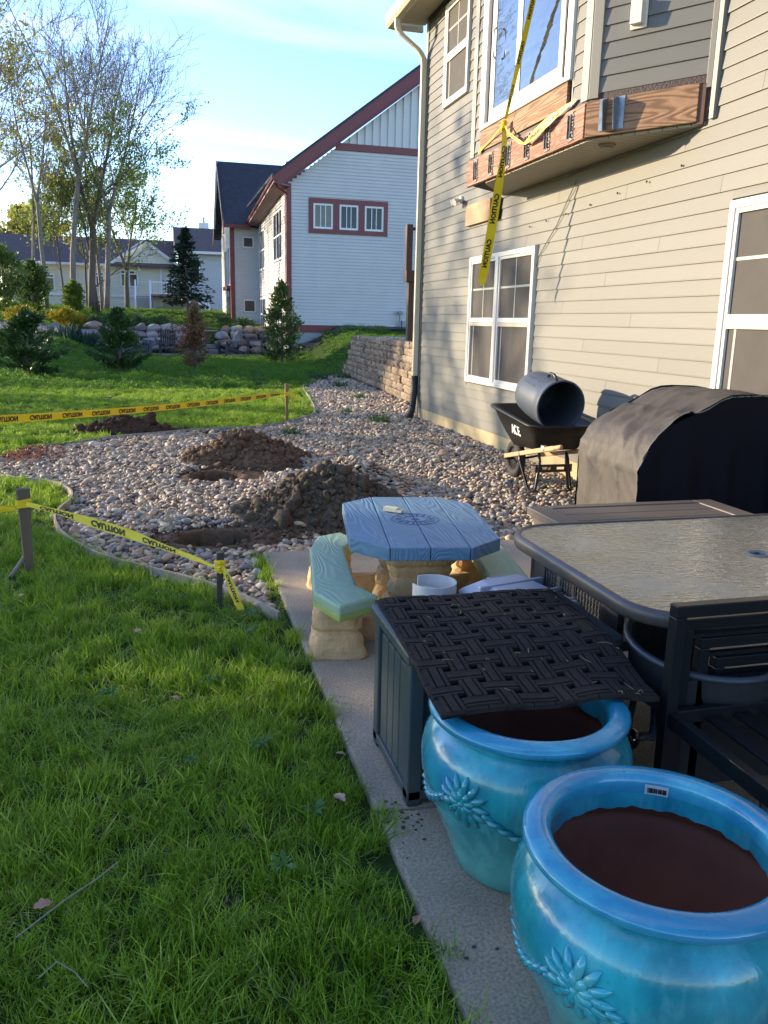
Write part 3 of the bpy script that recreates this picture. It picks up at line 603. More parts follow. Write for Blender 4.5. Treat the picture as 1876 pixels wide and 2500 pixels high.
shrub('arborvitae','tallest young evergreen, airy and yellow green, in front of the dark red house corner','shrub',4.35,30.96,2.95,.98,7000,leafmat('airy_needles',[(.05,.09,.02),(.10,.15,.035),(.15,.19,.05)],.25),.06,grp='young evergreens in a row on the lawn')
# spruce by the deck of the cream house
def spruce(x,y,h,r,label):
    z0=float(ground(x,y)); T=thing('spruce_tree',label,'tree',(x,y,z0)); m=MB(); m.tube([(x,y,z0),(x,y,z0+h)],[.09,.01],6); m.build('trunk',bark,T)
    P=[];D=[]
    for i in range(230):
        t_=(i/230)**.85; zz=.45+t_*(h-.5); rr=r*(1-t_)**.8*rnd.uniform(.65,1.15)+.06; a=rnd.uniform(0,6.28); d=np.array((math.cos(a),math.sin(a),-.15+.5*t_)); k=int(10+26*(1-t_))
        q=nr.uniform(.1,1,(k,1)); P.append(np.array((x,y,z0+zz))+d*rr*q+nr.normal(0,.05,(k,3))); D.append(np.repeat([d],k,0))
    V,Fc=quads(np.concatenate(P),np.concatenate(D),.11,.4); MB().add(V,Fc).build('foliage',leafmat('spruce_needles',[(.012,.032,.018),(.022,.050,.028),(.035,.07,.038)],.1),T)
spruce(1.55,48.5,4.6,1.55,'dark spruce standing on the raised lawn in front of the cream house deck')
yel=leafmat('gold_shrub',[(.20,.17,.012),(.32,.27,.02),(.40,.34,.04)],.3); gsh=leafmat('green_shrub',[(.035,.08,.022),(.065,.13,.04),(.10,.17,.07)],.2); blu=leafmat('iris_leaf',[(.015,.05,.03),(.03,.075,.045)],.2)
for x,y,r,lb in ((-5.9,40.0,.75,'golden yellow shrub at the left edge above the gravel slope'),(-4.1,40.2,.8,'golden yellow shrub, middle of the three on the gravel slope'),(-3.35,40.6,.75,'golden yellow shrub next to the green mounds by the boulders')):
    shrub('golden_shrub',lb,'shrub',x,y,.75,r,2600,yel,.05,'round',grp='golden shrubs above the boulders',stem=False,asp=.7)
for x,y,h,r,lb in ((-2.75,39.7,.55,.55,'low green shrub mound right of the golden shrubs'),(-2.2,40.5,.6,.55,'dark round shrub behind the first boulders'),(-.9,39.9,.5,.55,'small green shrub at the top of the boulder wall behind the second evergreen'),(.1,40.3,.55,.6,'spreading blue green juniper on top of the boulder wall'),(-3.3,38.9,.45,.6,'pale grey green shrub low on the gravel slope'),(3.0,40.3,.6,.55,'leafy clump of dark daylilies left of the bay corner'),(3.9,40.2,.55,.5,'leafy clump of dark daylilies below the bay window wall')):
    shrub('low_shrub',lb,'shrub',x,y,h,r,1500,gsh,.05,'round',stem=False,asp=.4)
for x,y,lb in ((-3.55,36.4,'clump of blue green iris leaves at the left of the boulders'),(-2.9,36.5,'second clump of iris leaves in front of the boulders'),(-2.2,36.6,'third clump of iris leaves, nearest the second evergreen')):
    V,Fc=blades(170,.42,.45,.75,.045,.35,2); z0=float(ground(x,y)); tag(MB().add(np.array(V)+np.array((x,y,z0)),Fc).build('iris_clump',blu),lb,'plant')
# gravel slope left of the boulders
k=900; P=np.column_stack([nr.uniform(-8.5,-2.3,k),nr.uniform(37.4,39.8,k),np.zeros(k)]); P[:,2]=ground(P[:,0],P[:,1])+.02
scatter('slope_gravel',P,nr.uniform(0,6,(k,3)),np.repeat(nr.uniform(.05,.1,(k,1)),3,1),PB,kind='stuff',label='dark purple grey stones on the slope left of the boulder wall')
# ------------------------------------------------ trees
def tree(label,x,y,h,r0,lean=(0,0),leaf=0,lsz=.11,lmat=None,spread=1.0,seed=1,bm=None,name='bare_tree',fork=.35,nb=26,lo=0,up=.9,depth=3,twig=1.0,base=None,lhi=1.0):
    rn=random.Random(seed); z0=(float(ground(x,y)) if base is None else base)-.05; T=thing(name,label,'tree',(x,y,z0)); tr=MB(); bb=MB(); tips=[]
    def path(p,d,L_,n,wob,grav):
        pts=[np.array(p,float)]; d=np.array(d,float); d/=np.linalg.norm(d)
        for i in range(n):
            d=d+np.array([rn.gauss(0,wob),rn.gauss(0,wob),rn.gauss(0,wob)+grav]); d/=np.linalg.norm(d); pts.append(pts[-1]+d*L_/n)
        return np.array(pts)
    def grow(p,d,L_,r,lev):
        n=4 if lev<2 else 3; P=path(p,d,L_,n,.13 if lev<2 else .2,.07*up)
        bb.tube(P,np.linspace(max(r,.011),max(r*.3,.008),n+1),5 if lev==0 else 3,cap=False)
        if lev>=depth-1: tips.append(P); return
        c=int((5 if lev==0 else 4)*twig*max(1,min(2.2,L_/1.6)))
        for i in range(c):
            t_=rn.uniform(.25,1); j=min(n-1,int(t_*n)); q=P[j]+(P[j+1]-P[j])*(t_*n-j); dd=P[j+1]-P[j]; dd/=np.linalg.norm(dd)
            a=np.array([rn.gauss(0,1) for _ in range(3)]); a-=dd*(a@dd); a/=np.linalg.norm(a)+1e-6
            grow(q,dd*.75+a*.65+np.array((0,0,.12)),L_*rn.uniform(.35,.6)*(1.15-t_*.5),r*.45*(1.1-.5*t_),lev+1)
    nt_=2 if fork else 1
    def trunk(p,d,H,r,n=9,b0=.3,cnt=nb):
        P=path(p,d,H,n,.045,.02); rad=np.linspace(r,max(.012,r*.12),n+1); rad[0]*=1.25; tr.tube(P,rad,8)
        for i in range(cnt):
            t_=b0+(1-b0)*(i+rn.random())/cnt; j=min(n-1,int(t_*n)); q=P[j]+(P[j+1]-P[j])*(t_*n-j); a=rn.uniform(0,6.28)
            el=rn.uniform(.6,1.6)*up; dd=np.array((math.cos(a),math.sin(a),el))
            grow(q,dd,H*.36*spread*(1.2-t_)*rn.uniform(.7,1.2)+.6,r*.34*(1.2-t_),0)
        return P
    d0=np.array((lean[0],lean[1],1.0)); 
    if fork:
        P=path((x,y,z0),d0,h*fork,5,.03,.02); tr.tube(P,np.linspace(r0*1.1,r0*.8,6),8)
        for s_ in (-1,1): trunk(P[-1],np.array((lean[0]*.5+s_*.20*spread,rn.uniform(-.1,.1),1)),h*(1-fork)*rn.uniform(.9,1.0),r0*.62,b0=.08,cnt=nb//2)
    else: trunk((x,y,z0),d0,h,r0,b0=.25+lo)
    tr.build('trunk',bm or bark,T,smooth=True); bb.build('branches',bm or bark,T)
    if leaf:
        tp=np.concatenate([t_ for t_ in tips]); q_=tp[tp[:,2]<z0+h*lhi]; tp=q_ if len(q_)>200 else tp[np.argsort(tp[:,2])[:400]]; idx=nr.randint(0,len(tp),leaf); P=tp[idx]+nr.normal(0,.13,(leaf,3)); V,Fc=quads(P,None,lsz,.7); MB().add(V,Fc).build('leaves',lmat,T)
    return T
spr=leafmat('spring_leaf',[(.22,.24,.04),(.33,.33,.06),(.44,.40,.10)],.5); sprg=leafmat('young_green_leaf',[(.12,.20,.035),(.20,.28,.05),(.30,.36,.08)],.5); dkl=leafmat('dense_leaf',[(.07,.12,.025),(.11,.18,.035),(.17,.24,.06)],.35)
tree('tall bare tree with a curved trunk, left of the big double trunk',-4.55,49.5,16.8,.15,(.02,0),seed=3,bm=barkg,fork=.42,nb=27,spread=1.25,twig=.95)
tree('tall bare tree with wide arching limbs, rightmost trunk of the grove',-2.9,50.5,15.2,.15,(.07,0),seed=21,bm=barkg,fork=.36,nb=30,spread=1.75,twig=.95,leaf=1700,lsz=.075,lmat=sprg,lhi=.52)
tree('thick double trunk tree in the middle of the grove with young leaves low down',-3.75,51.5,15.2,.2,(.02,0),seed=8,bm=bark,fork=.3,nb=24,spread=1.4,twig=.9,leaf=2200,lsz=.07,lmat=sprg,name='leafing_tree',lhi=.52)
tree('tall bare tree leaning in behind the double trunk',-3.3,54,14.8,.11,(.03,0),seed=12,bm=barkg,fork=0,nb=20,spread=.9,lo=.1,twig=.8)
tree('tallest yellow green tree cut off by the left edge of the picture',-7.3,46,16.4,.17,(.01,0),leaf=4200,lsz=.085,lmat=spr,seed=5,bm=barkg,fork=0,nb=34,spread=1.1,name='leafing_tree')
tree('slim leafing tree between the left edge and the curved bare trunk',-5.75,48,12.0,.11,(-.02,0),leaf=1500,lsz=.07,lmat=spr,seed=6,bm=barkg,fork=.45,nb=20,spread=.95,name='leafing_tree')
tree('slim young tree with sparse leaves, second from the left edge',-6.55,50,12.5,.1,(.02,0),leaf=1300,lsz=.07,lmat=spr,seed=9,bm=barkg,fork=0,nb=22,spread=.8,name='leafing_tree')
tree('low spreading tree with young green leaves reaching over the cream house roof',-2.0,57,8.4,.15,(.03,0),leaf=5500,lsz=.08,lmat=sprg,seed=14,bm=bark,fork=.3,nb=24,spread=1.6,name='leafing_tree')
tree('leafy young tree crowding the foot of the double trunk',-3.5,52.5,9.5,.1,(0,0),leaf=3600,lsz=.075,lmat=sprg,seed=33,fork=0,nb=26,spread=1.25,name='leafing_tree',lo=-.1)
tree('slim sapling between the curved trunk and the thick double trunk',-4.1,53,8,.07,(0,0),leaf=2200,lsz=.08,lmat=spr,seed=15,fork=0,nb=16,spread=1.0,name='leafing_tree')
tree('thin leaning sapling at the left of the grove, bright green',-5.2,52,7.2,.07,(-.06,0),leaf=2600,lsz=.08,lmat=sprg,seed=16,fork=0,nb=16,spread=1.1,name='leafing_tree')
for i,(x,y,h,lb) in enumerate(((-7.2,44.5,3.2,'dense dark green bush at the left edge below the tall yellow tree'),(-6.2,46.5,2.5,'green bush at the foot of the slim trees'),(-4.35,47.5,1.6,'small leafy bush between the curved trunk and the double trunk'))):
    shrub('bush',lb,'shrub',x,y,h,h*.38,int(1700*h),dkl if i!=2 else sprg,.075,'round',stem=True,asp=.6)
# tree line behind the cream house and woods that shade the lawn from the left, out of the picture
for i,(x,y,h) in enumerate(((-16,84,11),(-11,88,10),(12,80,8))):
    tree(('distant leafing tree %s the cream house'%('beyond the left end of','behind the roof of','beyond the right end of')[i]),x,y,h,.3,leaf=5000,lsz=.22,lmat=spr,seed=40+i,fork=0,nb=24,spread=1.3,name='leafing_tree',base=1.5)
for i,(x,y,h,lf,sz,sp,lb) in enumerate(SHADE):
    tree(lb,x,y,h,.25,leaf=lf,lsz=sz,lmat=dkl,seed=60+i,fork=0,nb=30,spread=sp,name='leafing_tree',base=.2,lo=-.22)
# ------------------------------------------------ the near house
sid=M('sage_siding',(.172,.167,.146),.55,spec=.35,var=(1.6,(.155,.150,.130),.9),rand=.05,bump=((90,.12,.003),(2,.1,.01)),stretch=(1,.12,1))
sidtrim=M('sage_trim',(.25,.235,.19),.5); creamt=M('cream_aluminium',(.66,.58,.42),.4,var=(3,(.58,.50,.36),.8,.5)); blk=M('black_gap',(.012,.011,.010),.8)
HS=thing('house','near house with sage lap siding, white windows and a projecting bay without its deck','house',(4.18,9,0))
MB().box((4.182,-3.0,-.1),(9,13.25,6.1)).build('wall',M('house_wrap',(.10,.09,.08),.9),HS)
MB().box((4.165,5.43,-.1),(4.181,13.25,.152)).build('foundation',M('foundation_strip',(.50,.40,.22),.8,var=(4,(.38,.30,.17),1.2)),HS)
BM=board_mesh('siding_board',sid)
winP=[(8.90,11.03,.74,2.45),(3.3,5.60,.74,2.50),(11.39,12.43,4.60,5.99)]
holes=winP+[(5.93,10.08,3.36,7)]
k=0; z=.153
while z<6.05:
    for (a,b) in cut(-3.0,13.26,z+.01,z+.12,holes):
        # long runs are made of lapped lengths of board
        cuts=[a]; y=a+((k*1.37)%3.6)+.6
        while y<b-.5: cuts.append(y); y+=3.66
        cuts.append(b)
        for p,q in zip(cuts[:-1],cuts[1:]):
            inst(BM,'siding_board',HS,(4.18-.0015*(cuts.index(p)%2),p,z),(0,0,0),(1,q-p,1))
    for (a,b,c,d) in winP:
        b=min(b,13.26)
        if z+.01<c-.012<z+.127: inst(BM,'siding_board',HS,(4.18,a,z),(0,0,0),(1,b-a,(c-z)/.133))
        if z<d+.012<z+.12: inst(BM,'siding_board',HS,(4.18,a,d),(0,0,0),(.9,b-a,(z+.127-d)/.133))
    z+=.127; k+=1
# bay
MB().add([(4.18,5.99,3.12),(3.605,6.88,3.12),(3.605,9.62,3.12),(4.18,10.06,3.12),(4.18,5.99,6.1),(3.605,6.88,6.1),(3.605,9.62,6.1),(4.18,10.06,6.1)],[(0,1,5,4),(1,2,6,5),(2,3,7,6),(0,3,2,1),(4,5,6,7)]).build('bay_wall',M('bay_sheathing',(.08,.07,.06),.9),HS)
AN=math.atan2(.58,.87)
def angp(s,d,z): # s metres from the near wall corner along the angled face, d outward
    return np.array((4.18-.5547*s-.832*d,6.0+.832*s-.5547*d,z))
z=3.46; BMs=board_mesh('siding_board',sid)
while z<6.05:
    inst(BMs,'siding_board',HS,tuple(angp(.035,.0,z)),(0,0,AN),(1,.93,1))
    for p,q in ((6.98,7.17),(9.37,9.55)): inst(BM,'siding_board',HS,(3.6,p,z),(0,0,0),(1,q-p,1))
    z+=.127
def angbox(s0,s1,d0,d1,z0,z1):
    m=MB(); V=[angp(s,d,z_) for s in (s0,s1) for d in (d0,d1) for z_ in (z0,z1)]; m.add(V,[(0,1,3,2),(4,6,7,5),(0,4,5,1),(2,3,7,6),(0,2,6,4),(1,5,7,3)]); return m
m=angbox(.955,1.046,.0,.028,3.42,6.1); m.box((3.575,6.87,3.42),(3.6,6.99,6.1)); m.build('corner_board',sidtrim,HS,bevel=.004)
m=angbox(.0,.045,.0,.03,3.36,6.1); m.build('corner_board',sidtrim,HS,bevel=.003)
MB().box((4.135,5.90,3.12),(4.178,5.955,6.05)).build('corner_board',sidtrim,HS,bevel=.003)
MB().box((3.575,9.545,3.42),(3.602,9.66,6.1)).build('corner_board',sidtrim,HS,bevel=.004)
MB().box((3.585,7.165,3.42),(3.6,7.185,6.1)).build('corner_board',sidtrim,HS)
wood=M('weathered_ledger',grain=(3.2,(.22,.22,2.2),(.12,.055,.025),.75,.002,0,95),col=(.36,.20,.105),rough=.75,var=(5,(.22,.11,.055),1.4,.7),var2=(34,(.46,.28,.15),1.3,.4),bump=((26,.5,.006),),stretch=(1,.06,1.3))
woodr=M('reddish_joist_board',grain=(3.2,(.3,.3,2.4),(.16,.065,.04),.7,.002,0,90),col=(.36,.17,.105),rough=.75,var=(6,(.24,.11,.07),1.4,.7),var2=(34,(.50,.30,.21),1.4,.5),bump=((26,.6,.008),),stretch=(1,.12,1))
MB().box((3.562,6.88,3.115),(3.6,9.72,3.395)).build('rim_board',woodr,HS,bevel=.004,label='reddish weathered rim board with cut joist hangers')
angbox(.09,1.05,.003,.04,3.12,3.40).build('rim_board',wood,HS,bevel=.004,label='golden brown rim board on the angled side of the bay')
angbox(.04,.09,-.02,.03,3.10,3.39).build('rim_board',M('dark_end_grain',(.13,.07,.045),.8),HS)
angbox(.02,1.04,.0,.012,3.40,3.46).build('flashing',M('torn_membrane',(.05,.028,.026),.6,bump=(60,.8,.01)),HS)
MB().box((3.588,6.9,3.395),(3.6,9.72,3.45)).build('flashing',M('dark_flashing',(.03,.022,.02),.6),HS)
MB().box((3.566,7.24,3.44),(3.6,9.33,3.655)).build('sill_board',wood,HS,bevel=.004)
gal=M('galvanised_hanger',(.27,.25,.23),.6,var=(22,(.07,.06,.05),1.7)); foam=M('expanding_foam',(.48,.42,.34),.9,bump=(60,.8,.01))
for y in (9.41,8.95,8.48,8.02,7.57,7.11):
    m=MB(); m.box((3.553,y-.034,3.135),(3.561,y+.034,3.375)); 
    for s_ in (-1,1): m.box((3.535,y+s_*.026-.003,3.16),(3.561,y+s_*.026+.003,3.35))
    hg=m.build('joist_hanger',gal,HS)
    m=MB()
    for j in range(9): m.ico((3.558,y-.05+rnd.uniform(-.008,.008),3.145+j*.028),rnd.uniform(.012,.02),1,sc=(.5,.9,1.1),rot=rotr(rnd))
    m.build('foam_bead',foam,hg,smooth=True)
gs=M('steel_hanger',(.30,.34,.38),.4,metal=.7,var=(20,(.20,.22,.25),1.3))
m=MB()
for (s0,s1) in ((.86,.925),(.70,.765)): 
    V=[angp(s0,.042,3.15),angp(s1,.042,3.15),angp(s1,.042,3.40),angp(s0,.042,3.40)]; m.add(V+[v+np.array((-.003,-.002,0)) for v in V],[(0,1,2,3),(7,6,5,4),(0,4,5,1),(1,5,6,2),(2,6,7,3),(3,7,4,0)])
for s_ in (.862,.765):
    V=[angp(s_,.042,3.14),angp(s_,.042,3.40),angp(s_,.13,3.37),angp(s_,.10,3.14)]; m.add(V+[v+np.array((.0022,-.0033,0)) for v in V],[(0,1,2,3),(7,6,5,4),(0,4,5,1),(1,5,6,2),(2,6,7,3),(3,7,4,0)])
V=[angp(.765,.042,3.14),angp(.862,.042,3.14),angp(.862,.10,3.14),angp(.765,.10,3.14)]; m.add(V+[v+np.array((0,0,.003)) for v in V],[(0,1,2,3),(7,6,5,4)])
m.build('joist_hanger',gs,HS,label='large bare steel double joist hanger')
m=MB(); m.box((3.564,7.9,3.41),(3.57,7.9+.01,3.42)); 
# ribbed soffit under the bay
sofm=M('soffit_panel',(.36,.31,.22),.5); 
y=6.02; 
def xat(y):
    if y<6.88: return 4.18-(y-5.99)/(6.88-5.99)*.57
    if y<9.25: return 3.605
    return 3.605+(y-9.25)/(10.03-9.25)*.575
while y<10.0:
    y2=min(y+.098,10.02); a,b=xat(y+.004),xat(y2-.004); m=MB()
    m.add([(a+.004,y+.004,3.098),(b+.004,y2-.004,3.098),(4.162,y2-.004,3.098),(4.162,y+.004,3.098),(a+.004,y+.004,3.118),(b+.004,y2-.004,3.118),(4.162,y2-.004,3.118),(4.162,y+.004,3.118)],[(3,2,1,0),(4,5,6,7),(0,1,5,4),(1,2,6,5),(2,3,7,6),(3,0,4,7)])
    m.build('soffit_slat',sofm,HS); y+=.10
m=MB(); m.lathe([(.075,0),(.075,-.012),(.062,-.022),(.0,-.022)],20,(3.83,6.93,3.098)); m.lathe([(.05,-.023),(.05,-.035),(.0,-.036)],20,(3.83,6.93,3.098)); m.build('soffit_vent',M('vent_tan',(.22,.18,.13),.5),HS,smooth=False)
# sliding door
fr=M('door_frame',(.72,.68,.60),.4)
gl=bpy.data.materials.new('door_glass'); gl.use_nodes=True; b=gl.node_tree.nodes['Principled BSDF']; b.inputs['Base Color'].default_value=(.03,.035,.045,1); b.inputs['Roughness'].default_value=.03; b.inputs['Specular IOR Level'].default_value=1; b.inputs['Coat Weight'].default_value=1
nn_=gl.node_tree.nodes; ll_=gl.node_tree.links; tc=nn_.new('ShaderNodeTexCoord'); mp=nn_.new('ShaderNodeMapping'); mp.inputs['Scale'].default_value=(1,2.2,9); nz=nn_.new('ShaderNodeTexNoise'); nz.inputs['Scale'].default_value=.9; nz.inputs['Detail'].default_value=2; bp=nn_.new('ShaderNodeBump'); bp.inputs['Strength'].default_value=.25; bp.inputs['Distance'].default_value=.02
ll_.new(tc.outputs['Object'],mp.inputs[0]); ll_.new(mp.outputs[0],nz.inputs['Vector']); ll_.new(nz.outputs[0],bp.inputs['Height']); ll_.new(bp.outputs[0],b.inputs['Normal']); ll_.new(bp.outputs[0],b.inputs['Coat Normal'])
m=MB(); zb,zt=3.66,5.95
m.box((3.555,9.22,zb),(3.6,9.36,zt)); m.box((3.555,7.19,zb),(3.6,7.30,zt)); m.box((3.55,7.30,zb),(3.6,9.22,zb+.045)); m.box((3.555,7.30,zt-.08),(3.6,9.22,zt)); dr=m.build('sliding_door',fr,HS,bevel=.005)
for (a,b_,d) in ((8.34,9.16,.012),(7.38,8.44,-.006)):
    m=MB(); s_=.085; x0,x1=3.574+d,3.592+d
    m.box((x0,a,zb+.05),(x1,a+s_,zt-.08)); m.box((x0,b_-s_-.03,zb+.05),(x1,b_,zt-.08)); m.box((x0+.001,a+s_,zb+.05),(x1-.001,b_-s_-.03,zb+.17)); m.box((x0+.001,a+s_,zt-.18),(x1-.001,b_-s_-.03,zt-.08)); m.build('sash',fr,dr,bevel=.004)
    MB().box((x0+.008,a+s_,zb+.17),(x0+.012,b_-s_-.03,zt-.18)).build('pane',gl,dr)
m=MB(); m.tube([(3.56,8.96,4.3),(3.53,8.96,4.32),(3.52,8.96,4.45),(3.53,8.96,4.58),(3.56,8.96,4.6)],.012,8); m.build('door_handle',fr,dr,smooth=True)
# light fixture on the angled face
m=angbox(.575,.715,.018,.03,3.885,4.10); f=m.build('wall_light',white,HS,bevel=.003)
angbox(.597,.695,.03,.085,3.91,4.085).build('shade',white,f,bevel=.004)
# windows of the near house
scr=M('insect_screen',(.10,.09,.082),.75,spec=.2,var=(3,(.075,.068,.062),1.1),var2=(300,(.06,.055,.05),1.3,.4),coord='Object')
mun=M('muntin_behind_screen',(.36,.38,.33),.6)
def hwin(a0,a1,z0,z1,mull,zr,mun_z,label):
    m=MB(); X0=4.125
    for (p,q,r,s_) in ((a0,a0+.06,z0,z1),(a1-.06,a1,z0,z1),(a0+.06,a1-.06,z0,z0+.06),(a0+.06,a1-.06,z1-.06,z1)): m.box((X0,p,r),(4.182,q,s_))
    for c in mull: m.box((X0-.004,c-.05,z0+.002),(4.182,c+.05,z1-.002))
    w_=m.build('window',white,HS,bevel=.006,label=label)
    sp=[a0+.06]+[c for c in mull]+[a1-.06]
    for i in range(len(sp)-1):
        p=sp[i]+(.05 if i else 0); q=sp[i+1]-(.05 if i<len(sp)-2 else 0)
        m=MB(); e=.035
        for (b0,b1,c0,c1) in ((p,p+e,z0+.06,z1-.06),(q-e,q,z0+.06,z1-.06),(p+e,q-e,z0+.06,z0+.06+e),(p+e,q-e,z1-.06-e,z1-.06),(p+e,q-e,zr-.03,zr+.03)): m.box((X0+.012,b0,c0),(4.176,b1,c1))
        m.build('sash',white,w_,bevel=.004)
        MB().box((4.160,p+e,z0+.09),(4.164,q-e,z1-.09)).build('insect_screen',scr,w_)
        m=MB(); c=(p+q)/2; m.box((4.156,c-.011,zr+.03),(4.160,c+.011,z1-.095)); m.box((4.1555,p+e,mun_z-.012),(4.1598,q-e,mun_z+.012)); m.build('muntin',mun,w_)
        m=MB(); m.box((4.157,q-e-.10,z0+.1),(4.160,q-e-.075,zr-.03)); m.build('inner_stile',M('inner_stile',(.42,.36,.32),.6) if 'inner_stile' not in bpy.data.materials else bpy.data.materials['inner_stile'],w_)
        m=MB(); m.box((4.14,p+e,zr-.075),(4.156,q-e,zr-.032)); m.build('lower_rail',M('lower_rail',(.52,.47,.36),.6) if 'lower_rail' not in bpy.data.materials else bpy.data.materials['lower_rail'],w_)
hwin(8.93,11.0,.76,2.43,(10.02,),1.60,2.0,'double white window with screens behind the wheelbarrow')
hwin(3.33,5.57,.76,2.48,(4.45,),1.63,2.06,'tall white window cut by the right edge of the picture, above the covered grill')
hwin(11.41,12.41,4.61,5.97,(),5.28,5.62,'upper white window beside the bay')
# corner, soffit, gutter, downspout
MB().box((4.15,13.262,.02),(4.19,13.36,6.08)).build('corner_board',sidtrim,HS,bevel=.004)
MB().box((4.18,13.25,.0),(9,13.35,6.05)).build('wall',sid,HS)
y=-2.9
sf=M('eave_soffit_metal',(.50,.43,.30),.5)
while y<13.6:
    MB().box((3.72,y,6.085),(4.20,y+.135,6.10)).build('soffit_slat',sf,HS); y+=.14
m=MB(); m.prism([(3.60,6.22),(3.60,6.08),(3.635,6.035),(3.70,6.03),(3.70,6.22),(3.69,6.22),(3.69,6.045),(3.645,6.05),(3.612,6.09),(3.612,6.22)],-2.9,13.78,axis='y'); 
m2=MB(); m2.add([(v[0],v[1],v[2]) for v in np.concatenate(m.v)],m.f); m2.build('gutter',creamt,HS)
MB().box((3.70,-2.9,6.02),(3.722,13.76,6.22)).build('fascia',creamt,HS)
MB().box((4.14,-2.9,6.03),(4.18,13.26,6.084)).build('frieze_board',M('dark_frieze',(.05,.03,.03),.6),HS)
m=MB(); m.add([(3.62,-3,6.24),(3.62,13.8,6.24),(9,13.8,9.2),(9,-3,9.2),(3.62,-3,6.21),(3.62,13.8,6.21),(9,13.8,9.15),(9,-3,9.15)],[(0,1,2,3),(7,6,5,4),(0,4,5,1),(3,2,6,7),(0,3,7,4),(1,5,6,2)]); m.build('roof',shingb,HS)
m=MB(); m.add([(3.70,13.70,6.02),(4.2,13.70,6.02),(4.2,13.76,6.5),(3.70,13.76,6.24),(3.70,13.76,6.02),(4.2,13.76,6.02)],[(0,1,2,3),(0,4,5,1)]); m.build('eave_return',creamt,HS)
def duct(P,wx,wy):
    m=MB(); P=np.array(P,float); V=[]
    for p in P:
        for (i,j) in ((-1,-1),(1,-1),(1,1),(-1,1)): V.append((p[0]+i*wx/2,p[1]+j*wy/2,p[2]))
    n_=len(P); F=[(4*k+j,4*k+(j+1)%4,4*k+4+(j+1)%4,4*k+4+j) for k in range(n_-1) for j in range(4)]+[(3,2,1,0),(4*n_-4,4*n_-3,4*n_-2,4*n_-1)]
    return m.add(V,F)
duct([(3.66,13.30,6.05),(3.66,13.30,5.94),(3.68,13.30,5.88),(3.74,13.30,5.82),(3.98,13.30,5.66),(4.04,13.30,5.60),(4.09,13.30,5.52),(4.10,13.30,5.42),(4.10,13.30,3.0),(4.10,13.30,.66)],.085,.07).build('downspout',creamt,HS,bevel=.008)
m=MB(); m.tube([(4.10,13.30,.68),(4.095,13.28,.4),(4.05,13.22,.15),(3.99,13.15,.0)],.055,12); 
for i in range(14):
    t_=i/14; p=np.array((4.10-.06*t_**2,13.30-.08*t_**2,.66-.5*t_)); m.lathe([(.055,-.008),(.062,0),(.055,.008)],12,p)
m.build('downspout_elbow',M('black_corrugated',(.02,.02,.022),.5),HS,smooth=True)
# things left on the wall after the deck came off
m=MB(); m.box((4.115,10.32,2.85),(4.163,11.2,3.115)); m.build('patch_board',M('raw_board',(.50,.31,.17),.7,var=(7,(.36,.20,.10),1.4),bump=(30,.4,.004),stretch=(1,.12,1)),HS,bevel=.004)
m=MB(); m.box((4.12,10.06,2.83),(4.163,10.2,3.09)); m.build('patch_board',M('rotten_wood',(.03,.02,.016),.9,bump=(40,1,.01)),HS)
m=MB(); m.lathe([(0,0),(.05,0),(.05,.03),(0,.03)],12,(0,0,0)); V=np.concatenate(m.v)@np.array(roty(R(-90))).T+np.array((4.165,11.5,3.24)); mm=MB().add(V,m.f)
for (dy,dz) in ((.05,-.02),(-.06,-.03)):
    mm.tube([(4.13,11.5,3.24),(4.08,11.5+dy*.7,3.23+dz*.4),(4.02,11.5+dy*1.1,3.22+dz)],[.02,.028,.05],10)
mm.build('floodlight',white,HS,smooth=False)
pipe=M('bolt_steel',(.08,.07,.06),.5,metal=.5); m=MB()
for (y,z_) in ((6.27,2.84),(6.77,2.79),(7.25,2.76),(7.76,2.72),(8.27,2.69),(8.73,2.67),(9.15,2.65)): m.ico((4.15,y,z_),.011,1)
m.build('bolt_ends',pipe,HS,kind='stuff')
tag(MB().tube([(4.158,8.1,3.0),(4.15,8.15,2.92),(4.15,8.28,2.79),(4.15,8.46,2.6),(4.15,8.67,2.45),(4.15,8.84,2.32),(4.155,8.92,2.2)],.005,6).build('cable',M('grey_cable',(.10,.10,.11),.6)),'thin dark cable hanging down the siding from the bay to the double window','cable')
# ------------------------------------------------ block retaining wall behind the corner
RW=thing('retaining_wall','tan split face block retaining wall running back from the house corner','retaining wall',(5,18,0))
rb=M('split_face_block',(.36,.23,.13),.9,rand=.3,var=(3,(.24,.185,.13),1.2),var2=(30,(.14,.11,.08),1.3,.4),bump=((12,.6,.03),(60,.4,.008)))
rb2=M('split_face_block_grey',(.34,.26,.18),.9,rand=.25,var=(3,(.20,.165,.12),1.2),bump=((12,.6,.03),(60,.4,.008)))
blks=[]
for k in range(6):
    bm=bmesh.new(); bmesh.ops.create_grid(bm,x_segments=4,y_segments=3,size=.5); me=bpy.data.meshes.new('block')
    V=[];
    for v in bm.verts: V.append((-.03-.05*noise.noise(Vector((v.co.x*4+k*9,v.co.y*4,1)))*(1 if abs(v.co.x)<.45 and abs(v.co.y)<.45 else .2)+(0 if abs(v.co.x)<.45 and abs(v.co.y)<.45 else .025),v.co.x,v.co.y))
    Fq=[tuple(v.index for v in f.verts) for f in bm.faces]; bm.free(); o_=len(V); V+=[(.2,-.5,-.5),(.2,.5,-.5),(.2,.5,.5),(.2,-.5,.5),(0,-.5,-.5),(0,.5,-.5),(0,.5,.5),(0,-.5,.5)]
    Fq+=[(o_+4,o_,o_+1,o_+5),(o_+5,o_+1,o_+2,o_+6),(o_+6,o_+2,o_+3,o_+7),(o_+7,o_+3,o_,o_+4)]
    for mt in (rb,rb,rb2):
        me=bpy.data.meshes.new('block'); me.from_pydata(V,[],Fq); me.materials.append(mt); blks.append(me)
